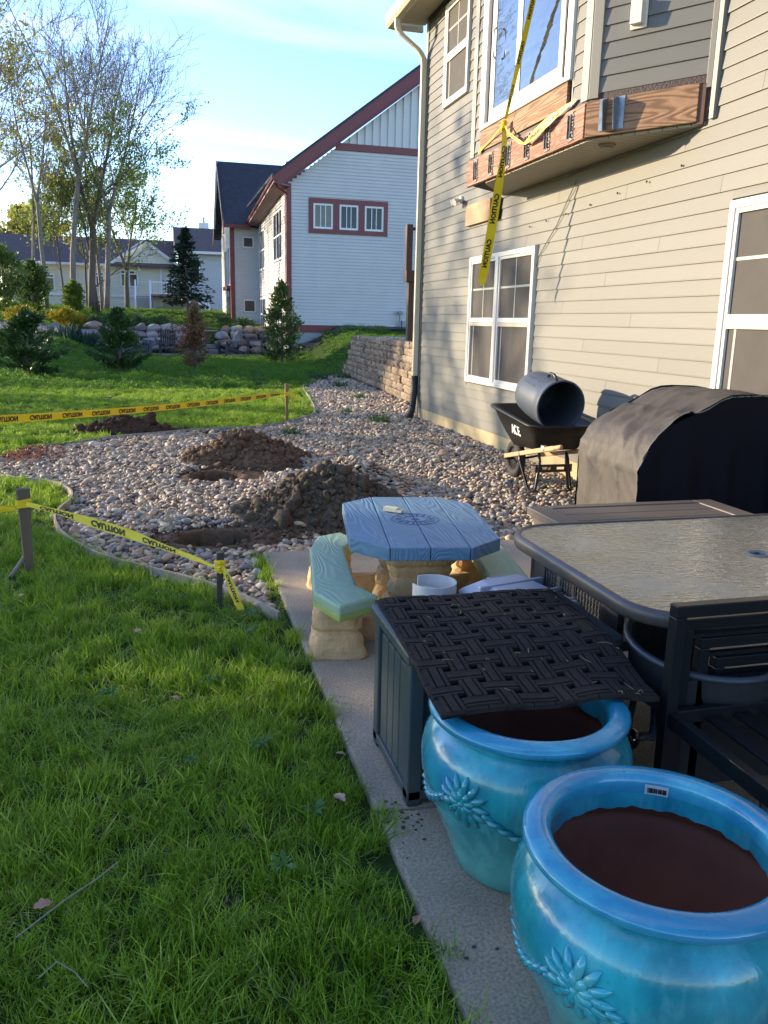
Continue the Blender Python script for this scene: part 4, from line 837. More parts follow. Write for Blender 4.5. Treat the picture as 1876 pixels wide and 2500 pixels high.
def wx_(y): return 4.60+(y-13.6)*(5.22-4.60)/10.4
an=math.atan2(.62,10.4)
for row in range(8):
    y=13.55+(.0 if row%2 else -.2); zc=.02+row*.142
    while y<23.9-.0:
        L_=rnd.choice((.28,.36,.42)); 
        if row<7 or rnd.random()<1.1: inst(rnd.choice(blks),'block',RW,(wx_(y+L_/2)+.035*row+rnd.uniform(-.018,.018),y+L_/2,zc+.07),(0,0,-an+rnd.uniform(-.03,.03)),(1,L_-.014,.136))
        y+=L_
m=MB(); m.add([(4.85,13.3,-.1),(5.5,23.9,-.1),(12,23.9,-.1),(12,13.3,-.1),(4.85,13.3,1.09),(5.5,23.9,1.09),(12,23.9,1.09),(12,13.3,1.09)],[(0,1,5,4),(1,2,6,5),(2,3,7,6),(3,0,4,7),(4,5,6,7)]); o=m.build('upper_ground',M('upper_gravel_soil',(.20,.19,.18),.95,var=(5,(.12,.11,.10),1.2),bump=(20,.6,.03))); o['kind']='structure'
k=2600; P=np.column_stack([nr.uniform(5.0,8,k),nr.uniform(13.6,23.7,k),np.full(k,1.10)]); P=P[P[:,0]>wx_(P[:,1])+.45]; P=P[inview(P)]; k=len(P)
scatter('upper_gravel',P,nr.uniform(0,6,(k,3)),np.repeat(nr.uniform(.03,.05,(k,1)),3,1),PB,kind='stuff',label='pale stones behind the top of the block retaining wall')
DKm=M('brown_deck_wood',(.10,.05,.032),.7,var=(8,(.06,.03,.02),1.3),stretch=(1,1,.1))
DT=thing('deck','corner of a brown wooden deck with railing standing behind the house corner','deck',(5.5,18,1.1))
MB().box((5.33,17.93,1.05),(5.48,18.08,2.42)).build('post',DKm,DT,bevel=.006)
MB().box((5.25,17.86,2.42),(8.5,18.1,2.66)).build('rim_joist',DKm,DT,bevel=.006)
MB().box((5.25,17.9,2.66),(5.39,18.04,3.62)).build('rail_post',DKm,DT,bevel=.01)
for k in range(9): MB().box((5.46+.16*k,17.92,2.66),(5.51+.16*k,17.96,3.5)).build('baluster',DKm,DT)
MB().box((5.40,17.9,3.5),(8.5,17.98,3.56)).build('top_rail',DKm,DT)
# ------------------------------------------------ edging strip round the bed
edm=M('bender_board',(.50,.40,.29),.8,var=(6,(.30,.24,.18),1.4),stretch=(1,1,4))
def strip(poly,h0,h1,th):
    m=MB(); P=np.array(poly); T=np.gradient(P,axis=0); T/=np.linalg.norm(T,axis=1,keepdims=True); Nn=np.column_stack([-T[:,1],T[:,0]])*th/2; V=[]
    for i in range(len(P)):
        g=float(ground(P[i,0],P[i,1])); a=P[i]+Nn[i]; b_=P[i]-Nn[i]; V+=[(a[0],a[1],g+h0),(b_[0],b_[1],g+h0),(b_[0],b_[1],g+h1),(a[0],a[1],g+h1)]
    return m.add(V,[(4*k+j,4*k+(j+1)%4,4*k+4+(j+1)%4,4*k+4+j) for k in range(len(P)-1) for j in range(4)]+[(3,2,1,0),tuple(4*len(P)-4+q for q in range(4))])
def dense(poly,k=8):
    P=np.array(poly,float); out=[]
    for i in range(len(P)-1):
        p0=P[max(i-1,0)];p1=P[i];p2=P[i+1];p3=P[min(i+2,len(P)-1)]
        for t_ in np.arange(0,1,1/k): out.append(.5*((2*p1)+(-p0+p2)*t_+(2*p0-5*p1+4*p2-p3)*t_**2+(-p0+3*p1-3*p2+p3)*t_**3))
    out.append(P[-1]); return out
tag(strip(dense(NEAR),-.09,.022,.016).build('garden_edging',edm),'pale tan bender board curving between the near lawn and the pebbles','edging')
tag(strip(dense(FAR),-.09,.012,.012).build('garden_edging',M('grey_edging',(.30,.29,.27),.7)),'thin grey edging curving between the far lawn and the pebbles','edging')
# ------------------------------------------------ storage box
rs=M('charcoal_resin',(.045,.060,.068),.5,spec=.45,var=(2,(.038,.05,.057),1),bump=((220,.25,.001),(12,.1,.003)),rough2=None) if False else M('charcoal_resin',(.045,.060,.068),.48,spec=.45,var=(2,(.038,.05,.057),1),bump=((220,.25,.001),(12,.1,.003)))
BX=thing('storage_box','dark blue grey resin storage box with grooved panels under the woven rubber mat','storage box',(1.08,2.52,0))
m=MB(); m.box((.745,2.315,.02),(1.43,2.725,.50)); m.build('body',rs,BX)
# left panel with upright grooves, framed
for (y0,y1) in ((2.36,2.44),(2.447,2.515),(2.522,2.59),(2.597,2.68)): MB().box((.733,y0,.05),(.746,y1,.46)).build('panel',rs,BX,bevel=.004)
for k in range(8): MB().box((.80+.073*k,2.303,.05),(.867+.073*k,2.316,.46)).build('panel',rs,BX,bevel=.004)
for (x,y) in ((.722,2.29),(.722,2.69),(1.40,2.29),(1.40,2.69)): MB().box((x,y,.0),(x+.05,y+.055,.50)).build('corner_post',rs,BX,bevel=.006)
MB().box((.722,2.29,.02),(1.45,2.745,.055)).build('base',rs,BX,bevel=.004)
MB().box((.708,2.275,.498),(1.465,2.762,.545)).build('lid',rs,BX,bevel=.012)
# ------------------------------------------------ woven rubber mat
rub=M('rubber_mat',(.013,.012,.013),.85,spec=.18,var=(30,(.024,.020,.018),1.3),var2=(400,(.06,.05,.042),2.2,.35),bump=((260,.9,.003),(40,.3,.003)))
c00=np.array((.735,2.80)); cU=np.array((1.43,2.775))-c00; LV=.92
def matp(u,v,h):
    # u 0..1 across, v 0..1 towards the camera
    a=c00+cU*u; d=np.array((-.055-.01*u,-1.0)); d/=np.linalg.norm(d); p=a+d*(LV-.07*u)*v
    z=.549
    y=p[1]
    if y<2.30: z-= .022*smooth((2.30-y)/.28)-.008*math.sin(u*7+1)*smooth((2.3-y)/.2)
    if y<2.26 and u>.62: z-= .045*smooth((u-.66)/.34)*smooth((2.30-y)/.36)
    if y>2.76: z-=.35*(y-2.76)
    z+=.003*math.sin(u*11+v*5)
    return (p[0],p[1],z+h)
m=MB(); NU,NV=8,11
def strap(u0,u1,v0,v1,h0,h1,horiz):
    nn=5; V=[]
    for i in range(nn+1):
        t_=(0,.035,.3,.7,.965,1)[i]
        for (e,hh) in ((0,h0-.005),(0,h1),(1,h1),(1,h0-.005)):
            dip=.0
            if i in (0,nn): hh=min(hh,h0)
            if horiz: V.append(matp(u0+(u1-u0)*t_,v0+(v1-v0)*e,hh-dip))
            else: V.append(matp(u0+(u1-u0)*e,v0+(v1-v0)*t_,hh-dip))
    F=[(4*k+j,4*k+(j+1)%4,4*k+4+(j+1)%4,4*k+4+j) for k in range(nn) for j in range(4)]+[(0,1,2,3),tuple(4*nn+q for q in (3,2,1,0))]
    m.add(V,F)
pu,pv_=1/NU,1/NV; wu,wv=.66*pu,.60*pv_
for i in range(NU):
    for j in range(NV):
        cu,cv=(i+.5)*pu,(j+.5)*pv_
        top=(i+j)%2==0
        # rib layout: fine, wide, fine
        ext=.70 if top else .66
        if top:
            for (a,b,h) in ((-.5,-.30,.010),(-.20,.20,.012),(.30,.5,.010)):
                strap(cu+a*wu,cu+b*wu,max(0,cv-ext*pv_),min(1,cv+ext*pv_),.0,h,False)
            strap(cu-.5*wu,cu+.5*wu,max(0,cv-ext*pv_),min(1,cv+ext*pv_),-.003,.002,False)
        else:
            for (a,b,h) in ((-.5,-.30,.010),(-.20,.20,.012),(.30,.5,.010)):
                strap(max(0,cu-ext*pu),min(1,cu+ext*pu),cv+a*wv,cv+b*wv,.0,h,True)
            strap(max(0,cu-ext*pu),min(1,cu+ext*pu),cv-.5*wv,cv+.5*wv,-.003,.002,True)
for (a,b,c,d,hz) in ((0,1,0,.018,True),(0,1,.982,1,True),(0,.022,0,1,False),(.978,1,0,1,False)):
    for q in range(10):
        if hz: strap(a+(b-a)*q/10,a+(b-a)*(q+1)/10,c,d,-.003,.006,True)
        else: strap(a,b,c+(d-c)*q/10,c+(d-c)*(q+1)/10,-.003,.006,False)
mat_=m.build('rubber_mat',rub); tag(mat_,'black basket weave rubber door mat draped over the storage box and blue pot rim','mat')
m=MB()
for k in range(34):
    u,v=rnd.random(),rnd.random(); p=np.array(matp(u,v,.013)); a=rnd.uniform(0,6.28); L_=rnd.uniform(.005,.05)*(1 if rnd.random()<.3 else .35); q=p+np.array((math.cos(a)*L_,math.sin(a)*L_,rnd.uniform(-.002,.006))); m.tube([p,(p+q)/2+np.array((rnd.uniform(-.008,.008),rnd.uniform(-.008,.008),.004)),q],.0008,3)
tag(m.build('grass_clippings',M('dry_clipping',(.32,.28,.14),.8)),'dry grass clippings scattered on the rubber mat','clippings',kind='stuff')
# ------------------------------------------------ glazed pots
def glaze(name,seed,rim):
    m=bpy.data.materials.new(name); m.use_nodes=True; t=m.node_tree; n=t.nodes; l=t.links; b=n['Principled BSDF']
    tc=n.new('ShaderNodeTexCoord')
    def ns(scale,det,st,off):
        mp=n.new('ShaderNodeMapping'); mp.inputs['Scale'].default_value=st; mp.inputs['Location'].default_value=(seed+off,seed*2,off); l.new(tc.outputs['Object'],mp.inputs[0])
        x=n.new('ShaderNodeTexNoise'); x.inputs['Scale'].default_value=scale; x.inputs['Detail'].default_value=det; x.inputs['Roughness'].default_value=.62; x.inputs['Distortion'].default_value=.3; l.new(mp.outputs[0],x.inputs['Vector']); return x
    def mix(f,a,c,lo,hi,amt=1):
        mr=n.new('ShaderNodeMapRange'); mr.inputs[1].default_value=lo; mr.inputs[2].default_value=hi; mr.inputs[4].default_value=amt; l.new(f,mr.inputs[0])
        x=n.new('ShaderNodeMix'); x.data_type='RGBA'; l.new(mr.outputs[0],x.inputs['Factor'])
        if isinstance(a,tuple): x.inputs[6].default_value=(*a,1)
        else: l.new(a,x.inputs[6])
        x.inputs[7].default_value=(*c,1); return x.outputs[2]
    if rim:
        c=mix(ns(5,6,(1,1,1),0).outputs[0],(.018,.23,.38),(.05,.36,.48),.42,.62)
        c=mix(ns(3,5,(1,1,1),3).outputs[0],c,(.06,.15,.36),.55,.70,.6)
        c=mix(ns(60,4,(1,1,1),5).outputs[0],c,(.04,.06,.12),.66,.72,.8)
    else:
        c=mix(ns(5,8,(1,1,.5),0).outputs[0],(.008,.20,.25),(.025,.38,.45),.4,.62)
        c=mix(ns(16,7,(1,1,.3),2).outputs[0],c,(.12,.46,.48),.52,.72,.6)
        c=mix(ns(3.2,5,(1,1,.6),9).outputs[0],c,(.02,.16,.36),.52,.66,.6)
        sp=n.new('ShaderNodeSeparateXYZ'); l.new(tc.outputs['Object'],sp.inputs[0]); ad=n.new('ShaderNodeMath'); ad.operation='ADD'; l.new(sp.outputs['Z'],ad.inputs[0])
        nn2=ns(5,4,(1,1,.2),4); ml=n.new('ShaderNodeMath'); ml.operation='MULTIPLY'; ml.inputs[1].default_value=.35; l.new(nn2.outputs[0],ml.inputs[0]); l.new(ml.outputs[0],ad.inputs[1])
        c=mix(ad.outputs[0],c,(.10,.34,.30),.42,.24,.75)
        c=mix(ns(55,4,(1,1,1),7).outputs[0],c,(.05,.09,.09),.67,.73,.7)
        c=mix(ns(9,7,(1,1,.6),12).outputs[0],c,(.16,.20,.17),.62,.72,.5)
    l.new(c,b.inputs['Base Color']); b.inputs['Roughness'].default_value=.22; b.inputs['Coat Weight'].default_value=.5; b.inputs['Coat Roughness'].default_value=.1
    x=ns(9,5,(1,1,.5),1); bp=n.new('ShaderNodeBump'); bp.inputs['Strength'].default_value=.22; bp.inputs['Distance'].default_value=.012; l.new(x.outputs[0],bp.inputs['Height'])
    x2=ns(70,3,(1,1,.6),1); bp2=n.new('ShaderNodeBump'); bp2.inputs['Strength'].default_value=.15; bp2.inputs['Distance'].default_value=.002; l.new(x2.outputs[0],bp2.inputs['Height']); l.new(bp.outputs[0],bp2.inputs['Normal'])
    l.new(bp2.outputs[0],b.inputs['Normal']); l.new(bp2.outputs[0],b.inputs['Coat Normal']); return m
clay=M('bare_brown_clay',(.25,.085,.045),.7,var=(9,(.18,.06,.033),1),bump=(60,.2,.002))
def pot(cx_,cy_,R0,label,seed,ang,sticker=False):
    T=thing('glazed_pot',label,'plant pot',(cx_,cy_,0),'glazed pots on the patio edge'); k=R0/.272; g1=glaze('turquoise_glaze',seed,False); g2=glaze('blue_rim_glaze',seed+3,True)
    body=[(.192,.0),(.200,.008),(.207,.05),(.230,.11),(.259,.18),(.284,.24),(.299,.30),(.301,.345),(.292,.388),(.272,.425),(.248,.446)]
    m=MB(); m.lathe([(r*k,z) for r,z in body],72,(cx_,cy_,0)); m.build('body',g1,T,smooth=True)
    rim=[(.243,.440),(.249,.452),(.262,.457),(.276,.463),(.283,.472),(.284,.482),(.280,.490),(.272,.494),(.250,.499),(.238,.499),(.229,.494),(.2235,.484),(.222,.470),(.223,.452)]
    m=MB(); m.lathe([(r*k,z) for r,z in rim],72,(cx_,cy_,0)); m.build('rim',g2,T,smooth=True)
    m=MB(); V=[];n_=90
    pr_=[(.223,.462),(.2245,.44),(.225,.418)]
    for i,(r,z) in enumerate(pr_):
        for j in range(n_):
            a=j*2*math.pi/n_; zz=z-(.006*abs(math.sin(j*1.9))+.006*abs(math.sin(j*.53)) if i==2 else 0); V.append((cx_+r*k*math.cos(a),cy_+r*k*math.sin(a),zz))
    m.add(V,[(i*n_+j,i*n_+(j+1)%n_,(i+1)*n_+(j+1)%n_,(i+1)*n_+j) for i in range(2) for j in range(n_)]); m.build('inner_glaze',g1,T,smooth=True)
    m=MB(); m.lathe([(r*k,z) for r,z in ((.229,.45),(.231,.425),(.248,.41),(.264,.372),(.268,.366),(.264,.358),(.262,.30),(.235,.22),(.20,.12),(.16,.03),(.0,.03))],64,(cx_,cy_,0)); m.build('inside',clay,T,smooth=True)
    # moulded flower medallions and rope swags
    def surf(a,z,off):
        rr=np.interp(z,[q[1] for q in body],[q[0] for q in body])*k+off; return np.array((cx_+rr*math.cos(a),cy_+rr*math.sin(a),z))
    for q in range(4):
        A=ang+q*math.pi/2; zc=.305; m=MB()
        for ring,(n2,l0,l1,wd) in enumerate(((13,.016,.078,.0100),(9,.0,.044,.0105))):
            for p in range(n2):
                th=p*2*math.pi/n2+ring*.3; P=[]
                for t_ in (0,.25,.5,.75,1):
                    rr=l0+(l1-l0)*t_; P.append(surf(A+rr*math.cos(th)/(.285*k),zc+rr*math.sin(th),.000+.0025*math.sin(t_*math.pi)+.0025*ring))
                m.tube(P,[wd*.5,wd*.9,wd*1.15,wd,wd*.3],6)
        m.ico(surf(A,zc,.006),.010,2); m.build('medallion',g1,T,smooth=True)
        m=MB(); B=A+math.pi/2; ns_=60
        for st in range(2):
            P=[]
            for i in range(ns_+1):
                t_=i/ns_; a=A+.21+(B-A-.42)*t_; zz=zc-.01-.075*math.sin(t_*math.pi); ph=i*.62+st*math.pi
                P.append(surf(a,zz+.006*math.sin(ph),.004+.005*math.cos(ph)))
            m.tube(P,.0075,6)
        m.build('rope_moulding',g1,T,smooth=True)
    if sticker:
        lb=M('sticker',(.42,.44,.45),.5,var=(90,(.12,.12,.13),2.2)); m=MB(); A0=math.radians(52); V=[]
        for i in range(5):
            a=A0+i*.06
            V+=[(cx_+.2205*k*math.cos(a),cy_+.2205*k*math.sin(a),.452),(cx_+.2195*k*math.cos(a),cy_+.2195*k*math.sin(a),.478)]
        m.add(V,[(2*i,2*i+1,2*i+3,2*i+2) for i in range(4)]); s_=m.build('sticker',M('sticker_paper',(.5,.52,.53),.5,var=(25,(.36,.42,.46),1.5)),T)
        m=MB()
        for i in range(26):
            a=A0+.02+i*.0075; r=.2185*k; w_=rnd.uniform(.3,.9)*.0035/r; V=[(cx_+r*math.cos(a),cy_+r*math.sin(a),.457),(cx_+r*math.cos(a+w_),cy_+r*math.sin(a+w_),.457),(cx_+r*math.cos(a+w_),cy_+r*math.sin(a+w_),.470),(cx_+r*math.cos(a),cy_+r*math.sin(a),.470)]
            if i%6!=5: m.add(V,[(0,1,2,3)])
        m.build('sticker_print',blk,T)
    return T
pot(.985,1.99,.275,'turquoise glazed pot half under the rubber mat, farther of the two pots',2,math.radians(213))
pot(.995,1.34,.281,'turquoise glazed pot with a worn label inside its rim, nearest of the two pots',9,math.radians(210),True)
# ------------------------------------------------ moulded stone and wood look children's picnic table
pc_=(1.275,4.05); pa=math.radians(-9.5)
def L2(x,y): return (pc_[0]+x*math.cos(pa)-y*math.sin(pa),pc_[1]+x*math.sin(pa)+y*math.cos(pa))
PT=thing('picnic_table',"children's moulded picnic table with blue plank top, green benches and stone look legs",'picnic table',(pc_[0],pc_[1],0))
blu_=M('blue_plastic_planks',(.115,.215,.31),.5,spec=.45,var=(5,(.14,.245,.335),1),grain=(3.0,(2.0,.28,1),(.07,.15,.24),.42,.0012,.166,170),bump=((90,.3,.002),))
gre=M('green_plastic_planks',(.29,.40,.24),.5,spec=.4,var=(5,(.31,.43,.30),1),grain=(3.0,(2.0,.5,1),(.22,.35,.22),.26,.0009,.166,120),bump=((90,.3,.002),))
grey_=M('green_plastic_side',(.30,.38,.10),.5,spec=.4)
tan=M('tan_stone_plastic',(.66,.42,.20),.7,var=(6,(.56,.35,.165),1),bump=((14,1.0,.03),(60,.6,.006)))
HX,HY,CH_=.37,.565,.17
br_=[-HX,-.19,0.0,.19,HX]
for i in range(4):
    a,b=br_[i]+(.0015 if i else 0),br_[i+1]-(.0015 if i<3 else 0)
    def yl(x): return HY-max(0,abs(x)-(HX-CH_))
    xs_=sorted(set([a,b]+[q for q in (-(HX-CH_),HX-CH_) if a<q<b])); top=[L2(x,yl(x)) for x in xs_]; bot=[L2(x,-yl(x)) for x in xs_[::-1]]
    m=MB(); m.prism((top+bot)[::-1],.465,.53); m.build('plank',blu_,PT,bevel=.005)
m=MB(); m.prism([L2(x,y) for x,y in ((-HX+.03,-HY+CH_+.03),(-HX+CH_,-HY+.04),(HX-CH_,-HY+.04),(HX-.03,-HY+CH_+.03),(HX-.03,HY-CH_-.03),(HX-CH_,HY-.04),(-HX+CH_,HY-.04),(-HX+.03,HY-CH_-.03))],.455,.50); m.build('under_tray',blu_,PT)
dkb=M('dark_blue_groove',(.02,.05,.14),.6)
m=MB()
for r in (.125,.062): 
    m.lathe([(r-.003,.5302),(r,.532),(r+.003,.5302)],48,(pc_[0],pc_[1],0))
for k in range(16):
    a=k*math.pi/8; m.bar((pc_[0]+.075*math.cos(a),pc_[1]+.075*math.sin(a),.5305),(pc_[0]+.108*math.cos(a),pc_[1]+.108*math.sin(a),.5305),.008,.003)
m.lathe([(0,.5312),(.02,.5312),(.022,.5302)],20,(pc_[0],pc_[1],0)); m.build('umbrella_ring',dkb,PT)
BEN=[(.73,3.40),(.94,3.52),(.875,3.69),(.955,4.36),(1.07,4.54),(1.01,4.71),(.86,4.64),(.765,4.38),(.65,3.63)]
def inv(p): dx,dy=p[0]-pc_[0],p[1]-pc_[1]; return (dx*math.cos(-pa)-dy*math.sin(-pa),dx*math.sin(-pa)+dy*math.cos(-pa))
BL=[inv(p) for p in BEN]
for side,poly in (('l',[L2(*p) for p in BL]),('r',[L2(-p[0],p[1]) for p in BL][::-1])):
    m=MB(); m.prism(poly,.25,.305); m.build('bench_seat',gre,PT,bevel=.014,smooth=False,seg=3)
    m=MB(); c=np.mean(poly,0); m.prism([tuple(c+(np.array(p)-c)*.992) for p in poly],.222,.262); m.build('bench_skirt',grey_,PT,bevel=.010)
def rocky(name,pb,pt_,z0,z1,groove=(),nl=26,amp=.012):
    nb_=len(pb); m=MB(); V=[]; per=5
    for k in range(nl+1):
        t_=k/nl; z=z0+(z1-z0)*t_; ins=0
        for g_ in groove: ins+=.022*math.exp(-((z-g_)/.010)**2)
        ring=[]
        for i in range(nb_):
            for j in range(per):
                a=np.array(pb[i])*(1-j/per)+np.array(pb[(i+1)%nb_])*j/per; b=np.array(pt_[i])*(1-j/per)+np.array(pt_[(i+1)%nb_])*j/per; ring.append(a*(1-t_)+b*t_)
        c=np.mean(ring,0)
        for p in ring:
            d=(p-c)/ (np.linalg.norm(p-c)+1e-6); nn=noise.noise(Vector((p[0]*22,p[1]*22,z*22)))*amp+noise.noise(Vector((p[0]*7,p[1]*7,z*7)))*amp; q=p+d*(nn-ins); V.append((q[0],q[1],z))
    n_=nb_*per; F=[(k*n_+j,k*n_+(j+1)%n_,(k+1)*n_+(j+1)%n_,(k+1)*n_+j) for k in range(nl) for j in range(n_)]+[tuple(range(n_))[::-1],tuple(nl*n_+q for q in range(n_))]
    m.add(V,F); return m.build(name,tan,PT,smooth=True)
def rectp(cx0,cy0,w_,d_,ch=.03): return [L2(cx0+x,cy0+y) for x,y in ((-w_+ch,-d_),(w_-ch,-d_),(w_,-d_+ch),(w_,d_-ch),(w_-ch,d_),(-w_+ch,d_),(-w_,d_-ch),(-w_,-d_+ch))]
for sx in (-1,1):
    for sy in (-1,1):
        lx,ly=sx*.43,sy*.50
        rocky('leg',rectp(lx,ly,.135,.115),rectp(lx,ly,.105,.085),0,.235,groove=(.125,))
        rocky('leg_tie',rectp(sx*.27,sy*.33,.13,.055),rectp(sx*.27,sy*.33,.12,.04),0,.12,groove=())
for sy in (-1,1):
    rocky('pedestal',rectp(0,sy*.24,.21,.10),rectp(0,sy*.24,.15,.075),0,.30,groove=(.10,.20)); rocky('pedestal',rectp(0,sy*.24,.145,.07),rectp(0,sy*.26,.20,.11),.295,.46,groove=(.36,))
rocky('pedestal',rectp(0,0,.10,.18),rectp(0,0,.08,.16),0,.44,groove=(.1,.2,.3))
BK=MB(); V=np.array([(0,-.018,0),(.10,-.018,0),(.10,-.018,.022),(.0,-.018,.022),(0,.018,0),(.10,.018,0),(.10,.018,.022),(0,.018,.022)]); 
m=MB().box((-.055,-.019,0),(.028,.019,.024)).box((.028,-.019,0),(.055,.019,.014)); V=np.concatenate(m.v)@rotz(math.radians(-42)).T+np.array((1.205,4.225,.5345)); o=MB().add(V,m.f).build('wood_offcut',M('pale_offcut',(.66,.58,.38),.7,bump=(40,.3,.002)),bevel=.002); tag(o,"pale notched wood offcut lying on the children's blue table",'wood block')
# ------------------------------------------------ gas bottle collar, grey tool box
TK=thing('propane_tank','white propane tank collar standing behind the mat covered box','gas bottle',(1.10,3.2,0))
wp=M('tank_white',(.66,.66,.65),.4,var=(8,(.52,.52,.50),1.2))
m=MB(); m.lathe([(.10,.0),(.10,.02),(.155,.05),(.158,.25),(.13,.31),(.06,.335),(.0,.34)],28,(1.10,3.2,0)); m.build('body',wp,TK,smooth=True)
m=MB(); n_=40; V=[]
for i in range(n_+1):
    a=math.radians(118)-i/n_*math.radians(292); zt_=.465 ; zb_=.33+ (.05 if (i%13) in (4,5,6,7) else 0)
    for r in (.094,.099):
        V+=[(1.10+r*math.cos(a),3.2+r*math.sin(a),zb_),(1.10+r*math.cos(a),3.2+r*math.sin(a),zt_)]
F=[]
for i in range(n_): o_=4*i; F+=[(o_,o_+1,o_+5,o_+4),(o_+2,o_+6,o_+7,o_+3),(o_+1,o_+3,o_+7,o_+5),(o_,o_+4,o_+6,o_+2)]
F+=[(0,2,3,1),(4*n_,4*n_+1,4*n_+3,4*n_+2)]; m.add(V,F); m.build('collar',wp,TK)
m=MB(); m.lathe([(.018,.34),(.018,.40),(.035,.405),(.038,.425),(.0,.43)],14,(1.08,3.23,0)); m.tube([(1.08,3.23,.385),(1.12,3.17,.385)],.014,8); m.build('valve',M('valve_grey',(.35,.35,.37),.5),TK,smooth=False)
m=MB(); m.lathe([(.09,.331),(.093,.334),(.0,.345)],20,(1.10,3.2,0)); m.build('dirty_shoulder',M('rusty_dust',(.13,.09,.07),.9),TK)
TB=thing('tool_box','pale grey plastic box with a ribbed lid beside the glass patio table','plastic box',(1.45,2.98,0))
gp=M('pale_grey_plastic',(.40,.42,.47),.5,bump=(200,.1,.001)); ta=math.atan2(-.42,.10)
def tb(m_): V=np.concatenate(m_.v)@rotz(ta).T+np.array((1.425,2.985,0)); return MB().add(V,m_.f)
tb(MB().box((-.20,-.14,0),(.20,.14,.39))).build('body',M('grey_plastic_dark',(.22,.25,.29),.5),TB,bevel=.015)
m=MB(); m.add([(-.24,-.17,.395),(.24,-.17,.395),(.24,.17,.395),(-.24,.17,.395),(-.24,-.17,.43),(.24,-.17,.43),(.24,.17,.43),(-.24,.17,.43),(-.17,-.10,.482),(.20,-.12,.470),(.20,.12,.470),(-.17,.10,.482)],[(3,2,1,0),(0,1,5,4),(1,2,6,5),(2,3,7,6),(3,0,4,7),(4,5,9,8),(5,6,10,9),(6,7,11,10),(7,4,8,11),(8,9,10,11)]); tb(m).build('lid',gp,TB,bevel=.01)
for x in (-.1,.03,.15): m=MB(); m.box((x,-.165,.43),(x+.02,.165,.480-.04*x)); tb(m).build('lid_rib',gp,TB,bevel=.004)
m=MB(); m.box((-.205,-.05,.455),(-.18,.05,.478)); tb(m).build('handle',M('grey_handle',(.22,.24,.28),.5),TB,bevel=.006)
# ------------------------------------------------ patio table, glass top
alu=M('taupe_aluminium',(.085,.08,.08),.38,metal=.35,var=(30,(.07,.066,.066),1.2))
tg=bpy.data.materials.new('rippled_glass'); tg.use_nodes=True; n=tg.node_tree.nodes; l=tg.node_tree.links; b=n['Principled BSDF']; b.inputs['Base Color'].default_value=(.085,.105,.085,1); b.inputs['Roughness'].default_value=.16; b.inputs['Specular IOR Level'].default_value=.8; b.inputs['Coat Weight'].default_value=.6; b.inputs['Coat Roughness'].default_value=.1
tc=n.new('ShaderNodeTexCoord'); mp=n.new('ShaderNodeMapping'); mp.inputs['Rotation'].default_value=(0,0,.2); mp.inputs['Scale'].default_value=(1,2.6,1); nz=n.new('ShaderNodeTexNoise'); nz.inputs['Scale'].default_value=26; nz.inputs['Detail'].default_value=4; nz.inputs['Distortion'].default_value=.8
bp=n.new('ShaderNodeBump'); bp.inputs['Strength'].default_value=.5; bp.inputs['Distance'].default_value=.006; l.new(tc.outputs['Object'],mp.inputs[0]); l.new(mp.outputs[0],nz.inputs['Vector']); l.new(nz.outputs[0],bp.inputs['Height']); l.new(bp.outputs[0],b.inputs['Normal']); l.new(bp.outputs[0],b.inputs['Coat Normal'])
nz2=n.new('ShaderNodeTexNoise'); nz2.inputs['Scale'].default_value=3.5; nz2.inputs['Detail'].default_value=9; nz2.inputs['Roughness'].default_value=.7; nz2.inputs['Distortion'].default_value=1.2; l.new(tc.outputs['Object'],nz2.inputs['Vector']); mr=n.new('ShaderNodeMapRange'); mr.inputs[1].default_value=.42; mr.inputs[2].default_value=.66; l.new(nz2.outputs[0],mr.inputs[0])
mx2=n.new('ShaderNodeMix'); mx2.data_type='RGBA'; mx2.inputs[6].default_value=(.085,.105,.085,1); mx2.inputs[7].default_value=(.22,.24,.20,1); l.new(mr.outputs[0],mx2.inputs['Factor']); l.new(mx2.outputs[2],b.inputs['Base Color'])
mr2=n.new('ShaderNodeMapRange'); mr2.inputs[1].default_value=.4; mr2.inputs[2].default_value=.7; mr2.inputs[3].default_value=.12; mr2.inputs[4].default_value=.42; l.new(nz2.outputs[0],mr2.inputs[0]); l.new(mr2.outputs[0],b.inputs['Roughness'])
PTB=thing('patio_table','large patio table with rippled glass top and rounded taupe metal frame','table',(2.2,2.6,0))
X0,X1,Y0,Y1,RR=1.38,3.16,2.0,3.19,.22
def rrect(off):
    out=[]
    for (cx0,cy0,a0) in ((X1-RR,Y1-RR,0),(X0+RR,Y1-RR,90),(X0+RR,Y0+RR,180),(X1-RR,Y0+RR,270)):
        for k in range(9): a=math.radians(a0+k*90/8); out.append((cx0+(RR+off)*math.cos(a),cy0+(RR+off)*math.sin(a)))
    return out
m=MB(); prf=[(-.004,.655),(0,.664),(.002,.690),(-.004,.702),(-.016,.706),(-.026,.703),(-.028,.66),(-.02,.655)]; rings=[[(x,y,z) for x,y in rrect(o_)] for o_,z in prf]; n_=len(rings[0]); V=[p for r in rings for p in r]; kk=len(prf)
m.add(V,[(i*n_+j,i*n_+(j+1)%n_,((i+1)%kk)*n_+(j+1)%n_,((i+1)%kk)*n_+j) for i in range(kk) for j in range(n_)]); m.build('frame',alu,PTB,smooth=True)
